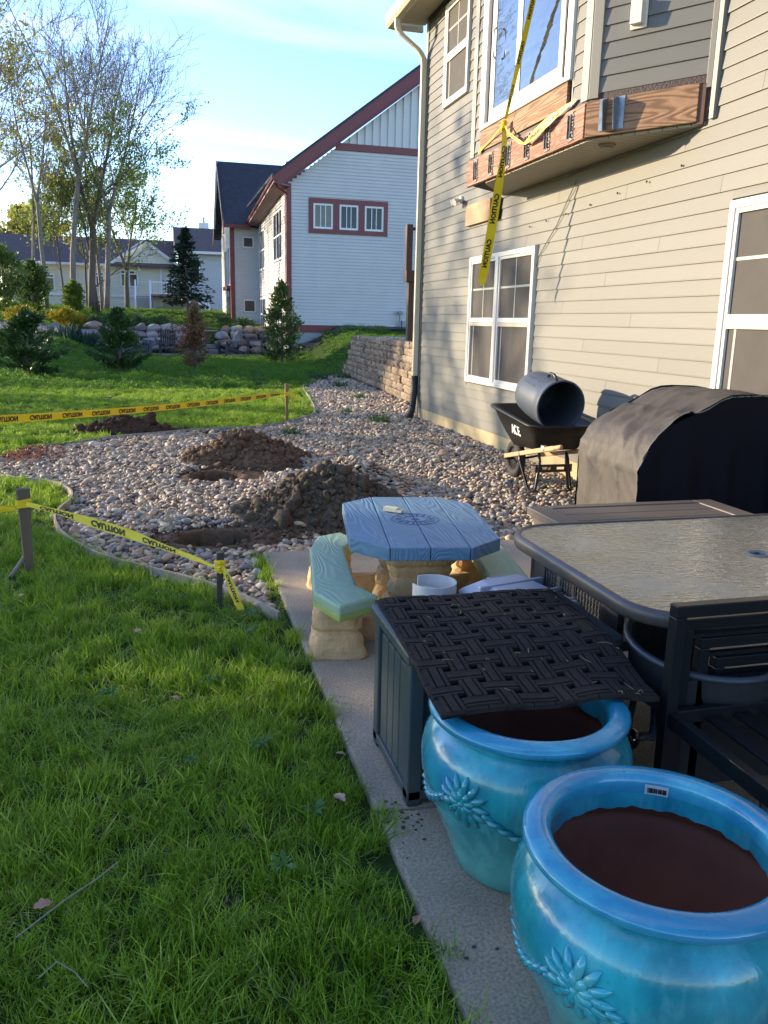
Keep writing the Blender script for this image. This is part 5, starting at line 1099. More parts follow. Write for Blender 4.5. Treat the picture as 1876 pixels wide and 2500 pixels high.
# glass with a hole for the pole
hc=(2.22,2.59); outer=rrect(-.027); m=MB(); V=[];n_=len(outer)
ringi=[(hc[0]+.032*math.cos(math.atan2(y-hc[1],x-hc[0])),hc[1]+.032*math.sin(math.atan2(y-hc[1],x-hc[0]))) for x,y in outer]
for zz in (.700,.693): V+=[(x,y,zz) for x,y in outer]+[(x,y,zz) for x,y in ringi]
F=[]
for j in range(n_): k2=(j+1)%n_; F+=[(j,k2,n_+k2,n_+j),(2*n_+j,3*n_+j,3*n_+k2,2*n_+k2),(n_+j,n_+k2,3*n_+k2,3*n_+j)]
m.add(V,F); m.build('glass_top',tg,PTB)
m=MB(); m.lathe([(.030,.66),(.030,.702),(.040,.706),(.045,.702),(.045,.70)],24,(hc[0],hc[1],0)); m.build('umbrella_ring',M('grey_ring',(.18,.18,.17),.5),PTB,smooth=True)
for (x,y) in ((1.62,2.2),(2.94,2.2),(1.62,3.0),(2.94,3.0)): m=MB(); m.tube([(x,y,.66),(x+(.04 if x>2 else -.04),y,.3),(x,y,0)],.02,8); m.build('leg',alu,PTB)
# woven chair pushed under the table
wv_=M('dark_woven_strand',(.06,.065,.07),.5); 
WC=thing('woven_chair','dark metal chair with woven mesh side panels tucked under the glass table','chair',(1.75,2.9,0))
for (y0,y1) in ((3.13,3.23),(2.86,2.885),(2.52,2.65)): MB().box((1.585,y0,0),(1.615,y1,.635)).build('leg',alu,WC,bevel=.004)
MB().box((1.58,2.52,.61),(1.62,3.23,.645)).build('arm',alu,WC,bevel=.006)
for (y0,y1) in ((2.885,3.13),(2.65,2.86)):
    m=MB(); z=.10; k=0
    while z<.61: m.box((1.594+(k%2)*.003,y0,z),(1.602+(k%2)*.003,y1,z+.0075)); z+=.0125; k+=1
    y=y0+.012
    while y<y1: m.box((1.590,y,.10),(1.593,y+.008,.61)); y+=.024
    m.build('woven_panel',wv_,WC)
MB().box((1.62,2.55,.36),(2.1,3.2,.40)).build('seat',wv_,WC)
RCc=(1.70,2.17); RC_=thing('tub_chair','round dark tub chair with a tubular rim below the corner of the glass table','chair',(RCc[0],RCc[1],0))
m=MB(); P=[(RCc[0]+.25*math.cos(a),RCc[1]+.25*math.sin(a),.55+.03*math.cos(a-1.2)) for a in np.linspace(math.radians(60),math.radians(300),24)]; m.tube(P,.013,8); m.build('rim',M('navy_tube',(.03,.04,.055),.4),RC_,smooth=True)
m=MB(); V=[];
for z,r in ((.55,.245),(.45,.24),(.38,.22)):
    for a in np.linspace(math.radians(60),math.radians(300),24): V.append((RCc[0]+r*math.cos(a),RCc[1]+r*math.sin(a),z+(.03*math.cos(a-1.2) if z>.5 else 0)))
m.add(V,[(i*24+j,i*24+j+1,(i+1)*24+j+1,(i+1)*24+j) for i in range(2) for j in range(23)]); m.build('backrest',M('black_mesh',(.015,.016,.018),.7),RC_)
m=MB(); m.lathe([(0,.385),(.22,.38),(.225,.36),(0,.355)],24,(RCc[0],RCc[1],0)); m.build('seat',M('black_seat',(.015,.016,.018),.7),RC_)
for a in (.6,2.4,3.9,5.4): m=MB(); m.tube([(RCc[0]+.2*math.cos(a),RCc[1]+.2*math.sin(a),.37),(RCc[0]+.24*math.cos(a),RCc[1]+.24*math.sin(a),0)],.012,6); m.build('leg',alu,RC_)
# ------------------------------------------------ black metal lounge frames
bk=M('black_powder_coat',(.010,.011,.013),.35,spec=.28,bump=(300,.05,.001))
LC=thing('lounge_chair_frame','black metal lounge chair frame with slatted seat, nearest the camera on the right','chair',(1.8,1.65,0))
def fr_(T,xl,xr,yy,zt,tw=.038,z0=0,low=True):
    MB().box((xl,yy,z0),(xl+tw,yy+tw,zt-tw)).build('leg',bk,T,bevel=.003); MB().box((xr-tw,yy,z0),(xr,yy+tw,zt-tw)).build('leg',bk,T,bevel=.003)
    MB().box((xl,yy-.001,zt-tw),(xr,yy+tw+.001,zt)).build('top_rail',bk,T,bevel=.004)
fr_(LC,1.405,2.16,1.93,.772)
MB().box((1.445,1.935,.395),(2.12,1.962,.437)).build('seat_rail',bk,LC,bevel=.003)
for x in (1.415,2.12): MB().box((x,1.22,.39),(x+.03,1.93,.440)).build('seat_rail',bk,LC,bevel=.003)
MB().box((1.445,1.22,.39),(2.12,1.25,.44)).build('seat_rail',bk,LC,bevel=.003)
for k in range(6): MB().box((1.545+k*.098,1.25,.400),(1.605+k*.098,1.935,.412)).build('slat',bk,LC,bevel=.004)
for x in (1.415,2.12): MB().box((x,1.22,0),(x+.03,1.25,.39)).build('leg',bk,LC)
for k,(xl,zt,lb) in enumerate(((1.468,.712,'tallest of the nested black metal frames just behind the slatted chair back'),(1.535,.645,'middle of the nested black metal frames behind the slatted chair back'),(1.60,.575,'lowest and innermost of the nested black metal frames'))):
    T=thing('nested_frame',lb,'metal frame',(xl,1.985,0),'nested black metal frames'); fr_(T,xl,2.10-.03*k,1.972+.006*k,zt,.034)
    MB().box((xl+.034,1.975+.006*k,zt-.062),(2.10-.03*k-.034,1.995+.006*k,zt-.05)).build('rail',bk,T)
    MB().box((xl+.034,1.978+.006*k,.15),(2.10-.03*k-.034,1.99+.006*k,zt-.2-.03*k)).build('back_panel',M('black_sling',(.008,.009,.011),.8) if 'black_sling' not in bpy.data.materials else bpy.data.materials['black_sling'],T)
m=MB(); P=np.array([(0,0,0),(.018,.006,.003),(.034,0,.001),(.02,-.01,.004),(.005,-.012,.002),(-.004,-.004,.001)])@rotz(.6).T+np.array((1.67,1.74,.4145)); m.add(P,[(0,1,2,3,4,5)]); m.add(P-np.array((0,0,.0008)),[(5,4,3,2,1,0)]); tag(m.build('fallen_leaf',M('fresh_leaf',(.20,.32,.06),.5)),'small green leaf lying on a black seat slat','leaf')
# unidentified object with a blue grip and black ball
TG=thing('blue_grip_object','blue gripped handle with a glossy black ball on the concrete right of the far pot','tool',(1.72,2.45,0))
m=MB(); m.tube([(1.745,2.47,.03),(1.74,2.46,.07),(1.73,2.44,.15),(1.725,2.43,.18)],[.016,.013,.019,.022],12); m.build('grip',M('blue_grip',(.02,.07,.22),.15,coat=1),TG,smooth=True)
m=MB(); m.lathe([(0,.0),(.02,.002),(.02,.01),(0,.012)],12,(1.725,2.43,.178)); m.build('cap',M('chrome_cap',(.6,.65,.7),.12,metal=1),TG,smooth=True)
m=MB(); m.tube([(1.66,2.46,.05),(1.745,2.47,.045)],.018,10); m.build('neck',M('grey_neck',(.05,.06,.07),.5),TG,smooth=True)
m=MB(); m.ico((1.64,2.455,.052),.04,3,sc=(.9,1,1.1)); m.build('ball',M('gloss_black',(.008,.008,.01),.08,coat=1),TG,smooth=True)
# ------------------------------------------------ plank topped deck box behind the table
PBX=thing('bench_box','dark brown plank topped bench box between the glass table and the covered grill','storage bench',(2.5,3.95,0))
db=M('brown_resin_plank',(.085,.072,.062),.5,var=(5,(.12,.10,.085),1.2),bump=((30,.4,.003),),stretch=(.12,1,1))
MB().box((2.0,3.62,0),(3.14,4.13,.51)).build('body',db,PBX,bevel=.008)
for i,(y0,y1) in enumerate(((3.66,3.80),(3.805,3.945),(3.95,4.09))): MB().box((2.10,y0,.512),(3.04,y1,.545)).build('plank',db,PBX,bevel=.004)
for (a,b,c,d) in ((1.97,2.095,3.59,4.16),(3.045,3.17,3.59,4.16)): MB().box((a,c,.505),(b,d,.55)).build('end_cap',db,PBX,bevel=.006)
for (c,d) in ((3.59,3.655),(4.095,4.16)): MB().box((2.096,c,.505),(3.044,d,.55)).build('edge_board',db,PBX,bevel=.006)
# ------------------------------------------------ covered grill
GC=thing('grill_cover','barbecue grill under a wrinkled dark fabric cover against the house','grill',(3.55,5.1,0))
cov=M('brown_sunlit_cover',(.072,.060,.050),.65,spec=.4,var=(4,(.055,.048,.043),1),bump=((8,.35,.03),(2.5,.4,.05),(300,.1,.001)),stretch=(1,1,.45)); cov2=M('black_shaded_cover_end',(.008,.009,.013),.9,spec=.1,bump=((5,.3,.03),),stretch=(1,1,.3))  # cover's sunlit brown and its ends' shaded black are put into the colours
prof=[(3.035,.02),(3.03,.2),(3.02,.45),(3.012,.62),(3.03,.72),(3.075,.80),(3.13,.865),(3.20,.915),(3.29,.96),(3.40,1.005),(3.50,1.055),(3.58,1.10),(3.66,1.125),(3.75,1.13),(3.95,1.125),(4.06,1.11),(4.09,1.05),(4.10,.02)]
pp=[]; 
for a,b in zip(prof[:-1],prof[1:]):
    d=math.hypot(b[0]-a[0],b[1]-a[1]); k=max(1,int(d/.022)); pp+=[(a[0]+(b[0]-a[0])*i/k,a[1]+(b[1]-a[1])*i/k) for i in range(k)]
pp.append(prof[-1]); YS=np.linspace(4.70,5.52,44); V=[]; cen=(3.6,.5)
for y in YS:
    for (x,z) in pp:
        w_=.012*noise.noise(Vector((x*5,y*7,z*2.0)))+.018*noise.noise(Vector((x*2+3,y*9,z*.9)))*(1.25-z)
        if z>.6 and z<1.12: w_+=.014*math.sin(y*17+z*9)*noise.noise(Vector((x*6,y*5,z*6)))*2
        rd=1-abs(noise.noise(Vector((x*3.1+y*2.2,y*3.4,z*1.7+4)))*2.2); w_+=.014*max(0,rd)**4*(1.1 if z<1 else .5); rd=1-abs(noise.noise(Vector((x*6+9,y*6.5-z*3,z*3)))*2.4); w_+=.007*max(0,rd)**5
        d=np.array((x-cen[0],z-cen[1])); d/=np.linalg.norm(d); V.append((x+d[0]*(w_),y,max(.015,z+d[1]*w_-.015*abs(y-5.1)/.41*(1 if z>1 else 0))))
n_=len(pp); m=MB(); m.add(V,[(i*n_+j,i*n_+j+1,(i+1)*n_+j+1,(i+1)*n_+j) for i in range(len(YS)-1) for j in range(n_-1)]); m.build('cover',cov,GC,smooth=True)
# near end panel, gently rippled, standing just inside the piping
def endp(yy,out,nm,mt):
    m=MB(); V=[];rows=16
    bnd=[V0 for V0 in pp]
    lo=.015
    for j,(x,z) in enumerate(bnd):
        for r in range(rows+1):
            t_=r/rows; zz=lo+(z-lo)*t_ if z>.03 else lo; rp_=(.016*math.sin(x*19+1.3)+.01*math.sin(x*43))*(1-t_)*1.2+.012*noise.noise(Vector((x*6,0,zz*4)))
            V.append((x,yy+out*(.004+rp_*(1 if 0<j<len(bnd)-1 else 0)),zz))
    R_=rows+1; m.add(V,[(j*R_+r,(j+1)*R_+r,(j+1)*R_+r+1,j*R_+r+1) for j in range(len(bnd)-1) for r in range(rows)]); return m.build(nm,mt,GC,smooth=True)
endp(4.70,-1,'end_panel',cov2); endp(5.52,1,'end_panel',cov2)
m=MB(); vv=[V[i] for i in range(n_)] ; m.tube([(v[0],v[1]-.006,v[2]) for v in vv],.0045,5); m.build('piping',M('dusty_piping',(.16,.15,.135),.7),GC,smooth=True)
# ------------------------------------------------ wheelbarrow and dustbin
WB=thing('wheelbarrow','black poly wheelbarrow with wooden handles parked on the pebbles by the house wall','wheelbarrow',(3.6,7.3,0))
trm=M('black_poly_tray',(.012,.012,.013),.42,spec=.4,bump=(200,.1,.001)); wnd=M('handle_ash',(.52,.31,.16),.6,var=(8,(.42,.24,.11),1.2),stretch=(1,.1,1)); bst=M('black_steel',(.010,.010,.011),.35)
def ringp(x0,x1,y0,y1,z0,z1,r,n_=5):
    out=[]
    for (cx0,cy0,a0) in ((x1-r,y1-r,0),(x0+r,y1-r,90),(x0+r,y0+r,180),(x1-r,y0+r,270)):
        for k in range(n_): 
            a=math.radians(a0+k*90/(n_-1)); y=cy0+r*math.sin(a); out.append((cx0+r*math.cos(a),y,z0+(z1-z0)*(y-y0)/(y1-y0)))
    return out
rgs=[ringp(3.40,3.83,7.02,7.62,.40,.37,.06),ringp(3.33,3.90,6.96,7.78,.52,.55,.08),ringp(3.27,3.96,6.90,7.92,.635,.745,.10),ringp(3.245,3.985,6.875,7.95,.642,.755,.12),ringp(3.245,3.985,6.875,7.95,.625,.735,.12)]
inn=[ringp(3.285,3.945,6.915,7.905,.642,.75,.10),ringp(3.35,3.88,6.98,7.76,.53,.56,.08),ringp(3.42,3.81,7.04,7.60,.42,.39,.05)]
n_=len(rgs[0]); m=MB()
allr=[rgs[0],rgs[1],rgs[2],rgs[4],rgs[3]]+inn; V=[p for r in allr for p in r]
m.add(V,[(i*n_+j,i*n_+(j+1)%n_,(i+1)*n_+(j+1)%n_,(i+1)*n_+j) for i in range(len(allr)-1) for j in range(n_)]+[tuple(range(n_))[::-1],tuple((len(allr)-1)*n_+j for j in range(n_))]); m.build('tray',trm,WB,smooth=True)
for s_,(xa,xb) in enumerate(((3.30,3.27),(3.80,3.98))):
    xf=(3.34 if s_==0 else 3.72)
    hd=MB().bar((xf,7.62,.255),(xb,6.42,.515),.035,.042).build('handle',wnd,WB,bevel=.006)
    m=MB(); d_=np.array((xb-xf,-1.2,.26))/1.24; p_=np.array((xb,6.42,.515)); m.tube([p_-d_*.02,p_+d_*.03,p_+d_*.13,p_+d_*.145],[.018,.021,.021,.012],12); m.build('grip',wnd,WB,smooth=True)
m=MB(); m.box((3.262,6.61,.458),(3.296,6.68,.502)); m.build('handle_label',M('handle_sticker',(.5,.5,.5),.5,var=(60,(.03,.03,.03),2.5)),WB)
for (xc,sg) in ((3.31,1),(3.80,-1)):
    m=MB(); P=[(xc-.0,7.22,.36),(xc-.01*sg,7.19,.28),(xc+.02*sg,7.05,.04),(xc+.03*sg,7.0,.012),(xc+.05*sg,6.98,.012),(xc+.075*sg,6.985,.04),(xc+.11*sg,7.0,.30),(xc+.10*sg,7.02,.38)]
    m.tube(P,.014,8); m.build('leg',bst,WB,smooth=True)
m=MB(); m.box((3.38,7.0,.19),(3.76,7.012,.215)); m.box((3.38,7.0,.24),(3.76,7.012,.265)); m.box((3.38,7.001,.215),(3.45,7.011,.24)); m.box((3.54,7.001,.215),(3.60,7.011,.24)); m.box((3.68,7.001,.215),(3.76,7.011,.24)); m.build('brace',bst,WB)
m=MB(); 
for (x,z) in ((3.40,.25),(3.40,.20),(3.74,.25),(3.74,.20)): m.ico((x,6.995,z),.006,1)
m.build('bolt',M('zinc_bolt',(.6,.6,.6),.3,metal=1),WB)
WH=MB(); n1=28; V=[]
for i in range(n1):
    a=i*2*math.pi/n1
    for j in range(8):
        b_=j*math.pi/4; r=.155+.042*math.cos(b_); V.append((3.53+.045*math.sin(b_),7.80+r*math.cos(a),.195+r*math.sin(a)))
WH.add(V,[(i*8+j,i*8+(j+1)%8,((i+1)%n1)*8+(j+1)%8,((i+1)%n1)*8+j) for i in range(n1) for j in range(8)]); w1=WH.build('wheel',M('tyre_rubber',(.035,.032,.030),.85,bump=(60,.4,.004)),WB,smooth=True)
m=MB(); P_=[(.0,-.02),(.05,-.02),(.115,-.012),(.12,.0),(.115,.012),(.05,.02),(0,.02)]; m.lathe(P_,20,(0,0,0)); V=np.concatenate(m.v)@roty(math.radians(90)).T+np.array((3.53,7.80,.195)); MB().add(V,m.f).build('rim',bst,w1)
m=MB(); m.tube([(3.36,7.62,.25),(3.42,7.80,.195),(3.64,7.80,.195),(3.72,7.62,.25)],.012,8); m.build('axle_bracket',bst,WB)
for x in (3.30,3.95): pass
# lettering helper
def textmesh(body,size,bold=0,space=1.0):
    cu=bpy.data.curves.new('lettering','FONT'); cu.body=body; cu.size=size; cu.align_x='CENTER'; cu.align_y='CENTER'; cu.resolution_u=2; cu.offset=bold; cu.space_character=space
    o=bpy.data.objects.new('lettering',cu); COL.objects.link(o); bpy.context.view_layer.update()
    me=bpy.data.meshes.new_from_object(o.evaluated_get(bpy.context.evaluated_depsgraph_get())); COL.objects.unlink(o); bpy.data.objects.remove(o)
    V=np.array([v.co[:] for v in me.vertices]); F=[tuple(p.vertices) for p in me.polygons]; return V,F
# logo letters on the left face of the tray: white block capitals, the A a plain wedge with slanted slits
p0=np.array((3.325,7.36,.555)); uy=np.array((.02,-1,-.035)); uy/=np.linalg.norm(uy); uz=np.array((-.32,0,1.)); uz/=np.linalg.norm(uz); nn=np.cross(uy,uz); nn/=np.linalg.norm(nn)
if nn[0]>0: nn=-nn
lt_=M('white_print',(.75,.75,.75),.5); H_=.052
def glyph(polys):
    m=MB()
    for P,F in polys: m.add([p0+uy*(a*.9)+uz*b_+nn*.012 for a,b_ in P],F or [tuple(range(len(P)))])
    m.build('letter',lt_,WB)
glyph([([(-.118,-H_),(-.108,-H_),(-.068,.030),(-.068,H_)],None),([(-.101,-H_),(-.092,-.022),(-.090,-.022),(-.064,-.022),(-.062,-.02),(-.058,-H_),(-.032,-H_),(-.048,H_),(-.062,H_),(-.064,-.006),(-.084,-.006),(-.066,.014),(-.068,.024)],None)])
N_=18; P=[]
for i in range(N_+1):
    a0=math.radians(48+264*i/N_); P+=[(.008+.040*math.cos(a0),.054*math.sin(a0)),(.008+.018*math.cos(a0),.030*math.sin(a0))]
glyph([(P,[(2*i,2*i+2,2*i+3,2*i+1) for i in range(N_)])])
glyph([([(.052,-H_),(.108,-H_),(.108,-H_+.021),(.073,-H_+.021),(.073,-.010),(.101,-.010),(.101,.010),(.073,.010),(.073,H_-.021),(.108,H_-.021),(.108,H_),(.052,H_)],None)])
DB=thing('dustbin','grey plastic barrel bin lying on its side in the wheelbarrow','bin',(3.6,7.3,.6))
binm=M('grey_poly_bin',(.055,.072,.105),.5,spec=.35,var=(6,(.075,.085,.105),1.2),bump=(150,.08,.001)); bini=M('bin_inside',(.030,.036,.048),.6,spec=.3,var=(7,(.045,.05,.06),1.3))
ax0=np.array((3.60,7.0,.815)); ax1=np.array((3.60,7.62,.90)); ad=(ax1-ax0)/np.linalg.norm(ax1-ax0); Rm=np.array([np.cross(ad,(0,0,1.)),np.cross(np.cross(ad,(0,0,1.)),ad),ad]).T; Rm[:,0]/=np.linalg.norm(Rm[:,0]); Rm[:,1]/=np.linalg.norm(Rm[:,1])
def bl_(pr_,n_=40):
    m=MB(); m.lathe(pr_,n_,(0,0,0)); V=np.concatenate(m.v)@Rm.T+ax0; return MB().add(V,m.f)
bl_([(.232,0),(.243,0),(.246,.015),(.243,.03),(.236,.034),(.240,.12),(.238,.30),(.226,.48),(.210,.60),(.19,.62),(0,.625)]).build('body',binm,DB,smooth=True)
bl_([(.240,.003),(.232,.005),(.226,.1),(.22,.3),(.205,.5),(.18,.6),(0,.605)]).build('inside',bini,DB,smooth=True)
m=MB(); L3=lambda u,v,w_: ax0+Rm@np.array((u,v,w_))
m.tube([L3(-.05,.225,.04),L3(-.06,.262,.07),L3(-.06,.275,.10),L3(-.06,.275,.18),L3(-.06,.262,.21),L3(-.05,.225,.25)],.014,8); m.build('handle',M('bin_handle',(.02,.024,.03),.4),DB,smooth=True)
for u in (-.13,-.095): 
    m=MB(); P=[L3(.243*math.sin(u*7),.243*math.cos(u*7)-.003,w_) for w_ in (.22,.30,.40,.48)]; m.tube(P,[.004,.005,.004,.002],5); m.build('moulded_rib',binm,DB)
# ------------------------------------------------ soil heaps
def heap(name,label,cx0,cy0,rx,ry,h,mt,seed,clods=260,ang=0):
    T=thing(name,label,'dirt pile',(cx0,cy0,-.05)); m=MB(); nr_,na=48,130; V=[]; rn=random.Random(seed)
    def hz(x,y):
        q=math.hypot(x/rx,y/ry); q*=1+.22*noise.noise(Vector((x*2.2+seed,y*2.2,1)))
        b=max(0,1-q)**.85 if q<1 else 0
        return h*b*1.05+ (.05*noise.noise(Vector((x*4,y*4,seed)))+.045*abs(noise.noise(Vector((x*11,y*11,seed))))+.03*noise.noise(Vector((x*25,y*25,seed)))+.012*noise.noise(Vector((x*60,y*60,seed))))*min(1,b*3)*h/.35
    for i in range(nr_):
        for j in range(na):
            a=j*2*math.pi/na; q=(i/(nr_-1))*1.12; x,y=rx*q*math.cos(a),ry*q*math.sin(a); V.append((cx0+x,cy0+y,-.055+float(ground(cx0,cy0))*0+max(hz(x,y)+.012,-.0)-(.03 if i==nr_-1 else 0)))
    m.add(V,[(i*na+j,i*na+(j+1)%na,(i+1)*na+(j+1)%na,(i+1)*na+j) for i in range(nr_-1) for j in range(na)]); m.build('soil',mt,T)
    m=MB()
    for k in range(clods):
        a=rn.uniform(0,6.28); q=rn.random()**.6*1.12; x,y=rx*q*math.cos(a),ry*q*math.sin(a); s_=rn.lognormvariate(math.log(.021),.5)*(1 if q<1 else .7); m.ico((cx0+x,cy0+y,-.05+hz(x,y)+s_*.3),s_,2,sc=(1,rn.uniform(.6,1),rn.uniform(.5,.9)),rot=rotr(rn),jit=.75)
    m.build('clods',mt,T,kind='stuff',smooth=True)
clayb=M('dark_clay',(.115,.088,.056),.9,spec=.3,var=(3,(.15,.105,.062),1.4),var2=(12,(.055,.045,.032),1.5,.7),bump=((30,.8,.02),(120,.5,.005)))
clayr=M('brown_subsoil',(.20,.125,.072),.92,spec=.2,var=(3,(.20,.13,.08),1.4),var2=(14,(.075,.045,.028),1.5,.7),bump=((30,.8,.02),(120,.5,.005)))
clayd=M('dark_topsoil',(.062,.034,.022),.93,spec=.2,var=(3,(.09,.055,.035),1.4),bump=((30,.8,.02),(120,.5,.005)))
heap('dirt_pile','largest pile of dark clay clods beside the nearest hole',1.30,6.62,.78,.50,.38,clayb,3,1500)
heap('dirt_pile','reddish brown soil pile behind the middle hole',.88,9.35,.76,.50,.34,clayr,5,1100)
heap('dirt_pile','low dark topsoil pile on the lawn beyond the pebbles',-.52,12.05,.66,.42,.22,clayd,8,700)
# loose soil crumbs trailing round the holes
k=520; P=[]
for (c,sx,sy,n1) in (((.85,5.95),.42,.14,240),((.6,8.95),.45,.3,140),((.1,12.0),.8,.14,180),((.35,6.0),.35,.25,60)): P.append(np.column_stack([nr.normal(c[0],sx,n1),nr.normal(c[1],sy,n1)]))
P=np.concatenate(P); z,_=gsurf(P[:,0],P[:,1]); m=MB()
for p,zz in zip(P,z):
    if zz<-.2: continue
    s_=rnd.uniform(.008,.032); m.ico((p[0],p[1],zz+.008),s_,1,sc=(1,.8,.6),rot=rotr(rnd),jit=.5)
tag(m.build('soil_crumbs',clayr),'loose crumbs of brown soil around the three dug holes','soil',kind='stuff')
# holes get a raw rim slab of soil (collapsed crust)
# ------------------------------------------------ stakes and caution tape
stk=M('weathered_stake',(.17,.125,.075),.8,var=(7,(.11,.08,.05),1.3),bump=(40,.4,.004),stretch=(1,1,.12)); stk2=M('dark_stake',(.050,.042,.036),.8,var=(7,(.08,.06,.045),1.3)); stk3=M('tan_stake',(.30,.17,.09),.8,var=(7,(.22,.12,.06),1.2))
def stake(name,label,x,y,w_,d_,h,a,mt,tilt=(0,0)):
    m=MB(); m.add([(-w_/2,-d_/2,0),(w_/2,-d_/2,0),(w_/2,d_/2,0),(-w_/2,d_/2,0),(-w_/2,-d_/2,h),(w_/2,-d_/2,h),(w_/2,d_/2,h),(-w_/2,d_/2,h)],[(3,2,1,0),(4,5,6,7),(0,1,5,4),(1,2,6,5),(2,3,7,6),(3,0,4,7)]); V=np.concatenate(m.v); V[:4,:2]*=.6
    V=V@(rotz(a)).T; V[:,0]+=tilt[0]*V[:,2]; V[:,1]+=tilt[1]*V[:,2]; o=MB().add(V+np.array((x,y,-.04)),m.f).build(name,mt,bevel=.003); tag(o,label,'stake')
stake('wooden_stake','thick grey brown square stake in the near lawn at the left',-.84,5.26,.075,.05,.56,.35,stk)
stake('wooden_stake','short dark flat stake at the tip of the near lawn, tape knotted round it',.26,4.43,.042,.02,.33,.15,stk2,(.05,0))
stake('wooden_stake','thin tan stake in the far lawn at the end of the long tape',1.88,12.87,.055,.045,.62,.2,stk3)
stake('wooden_stake','grey stake left of the picture holding the end of the long far tape',-2.13,7.26,.06,.045,.78,.2,stk)
stake('wooden_stake','grey stake left of the picture holding the end of the near twisted tape',-1.79,4.88,.06,.045,.62,.3,stk)
ylw=M('caution_yellow',(.80,.57,.010),.4,spec=.5,bump=(5,.25,.02)); ylm=bpy.data.materials['caution_yellow']; ylm.node_tree.nodes['Principled BSDF'].inputs['Transmission Weight'].default_value=0
blkp=M('tape_print',(.012,.012,.010),.5)
TX,TF=textmesh('CAUTION',.058,.0028,1.02); TX=TX-np.array([[TX[:,0].mean()*0,0,0]])
def tape(T,pts,wdir,W,words=True,flipv=True,flipu=False,name='ribbon',start=.12,step=.38,n=120,sc=1.0):
    """ribbon through pts; wdir = list of width vectors at those points"""
    pts=np.array(pts,float); wd=np.array(wdir,float); s=np.r_[0,np.cumsum(np.linalg.norm(np.diff(pts,axis=0),axis=1))]; Lt=s[-1]
    def at(u):
        u=np.clip(u,0,Lt); p=np.array([np.interp(u,s,pts[:,i]) for i in range(3)]); w_=np.array([np.interp(u,s,wd[:,i]) for i in range(3)]); return p,w_
    m=MB(); V=[];nv=5
    for i in range(n+1):
        p,w_=at(Lt*i/n); 
        t_=at(min(Lt,Lt*i/n+.01))[0]-at(max(0,Lt*i/n-.01))[0]; t_/=np.linalg.norm(t_); nn=np.cross(t_,w_/np.linalg.norm(w_))
        for j in range(nv): v=j/(nv-1)-.5; V.append(p+w_*W*v+nn*.0022*math.sin(i*.5+j*2.1))
    m.add(V,[(i*nv+j,i*nv+j+1,(i+1)*nv+j+1,(i+1)*nv+j) for i in range(n) for j in range(nv-1)]); m.build(name,ylw,T,smooth=True)
    if words:
        m=MB(); u=start
        while u<Lt-.12:
            for sg in (-1,1):
                Q=[]
                for q in TX:
                    uu=u+(-q[0] if flipu else q[0])*sc*1.05; vv=(-q[1] if flipv else q[1])*sc; p,w_=at(uu); t_=at(min(Lt,uu+.01))[0]-at(max(0,uu-.01))[0]; t_/=np.linalg.norm(t_)+1e-9; wn=w_/np.linalg.norm(w_); nn=np.cross(t_,wn); Q.append(p+w_*vv+nn*sg*.0034)
                m.add(Q,TF)
            u+=step
        m.build('lettering',blkp,T)
T1=thing('caution_tape','yellow caution tape stretched across the far lawn to the thin tan stake','caution tape',(-1.6,8.6,.45))
# long tape from the left to the far stake; sags a little
a=np.array((-2.1,7.3,.66)); b_=np.array((1.86,12.84,.43)); pts=[a+(b_-a)*t_+np.array((0,0,-.05*math.sin(math.pi*t_))) for t_ in np.linspace(0,1,15)]
wds=[]
for t_ in np.linspace(0,1,15): wds.append((0,.10,.99*(1 if t_<.9 else max(.35,1-(t_-.9)*6))))
tape(T1,pts,wds,.075,start=.30,step=.44,sc=1.05)
tape(T1,[(1.84,12.82,.43),(1.90,12.80,.44),(1.95,12.79,.42),(2.02,12.80,.37)],[(0,0,.5),(0,0,.4),(0,0,.8),(0,.1,1)],.07,words=False,name='tape_end')
m=MB(); m.box((1.848,12.835,.39),(1.915,12.905,.45)); m.build('tape_wrap',ylw,T1)
T2=thing('caution_tape','twisted yellow caution tape between the two near stakes, tied off at the dark stake','caution tape',(-.84,5.26,.4))
tape(T2,[(-1.75,4.9,.52),(-1.3,5.05,.45),(-1.0,5.17,.415),(-.88,5.215,.41)],[(0,0,1),(0,.2,.6),(0,0,.9),(0,0,.7)],.05,step=.42,start=.3,sc=.8,n=50)
tape(T2,[(-.82,5.21,.435),(-.62,5.08,.405),(-.42,4.96,.36),(-.2,4.81,.315),(-.02,4.67,.27),(.12,4.55,.24),(.235,4.43,.215)],[(0,.1,.45),(0,.2,.5),(.0,.25,.95),(.0,.25,.95),(.1,.2,.5),(0,.2,.45),(0,.1,.3)],.06,step=.36,start=.22,sc=.85,n=90)
m=MB()
for zz,h_ in ((.405,.03),(.435,.018)): 
    V=np.array([(-.041,-.029,0),(.041,-.029,0),(.041,.029,0),(-.041,.029,0),(-.041,-.029,h_),(.041,-.029,h_+.008),(.041,.029,h_+.006),(-.041,.029,h_)])@rotz(.35).T+np.array((-.84,5.26,zz)); m.add(V,[(0,1,5,4),(1,2,6,5),(2,3,7,6),(3,0,4,7)])
m.build('tape_wrap',ylw,T2)
m=MB()
for k in range(9):
    a0=k*2.1; P=[(.272+.026*math.cos(a0+q*1.2),4.43+.02*math.sin(a0+q*1.2),.19+.012*k*.5+.012*math.sin(q+k)) for q in range(6)]; m.tube(P,[.004,.009,.011,.009,.007,.004],5)
m.build('knot',ylw,T2,smooth=False)
tape(T2,[(.285,4.41,.215),(.31,4.39,.16),(.335,4.36,.09),(.36,4.33,.02),(.375,4.31,-.01)],[(.25,0,.1),(.5,0,.1),(.65,0,.1),(.6,.1,0),(.5,.2,0)],.07,step=.2,start=.13,sc=.6,name='tail',n=40)
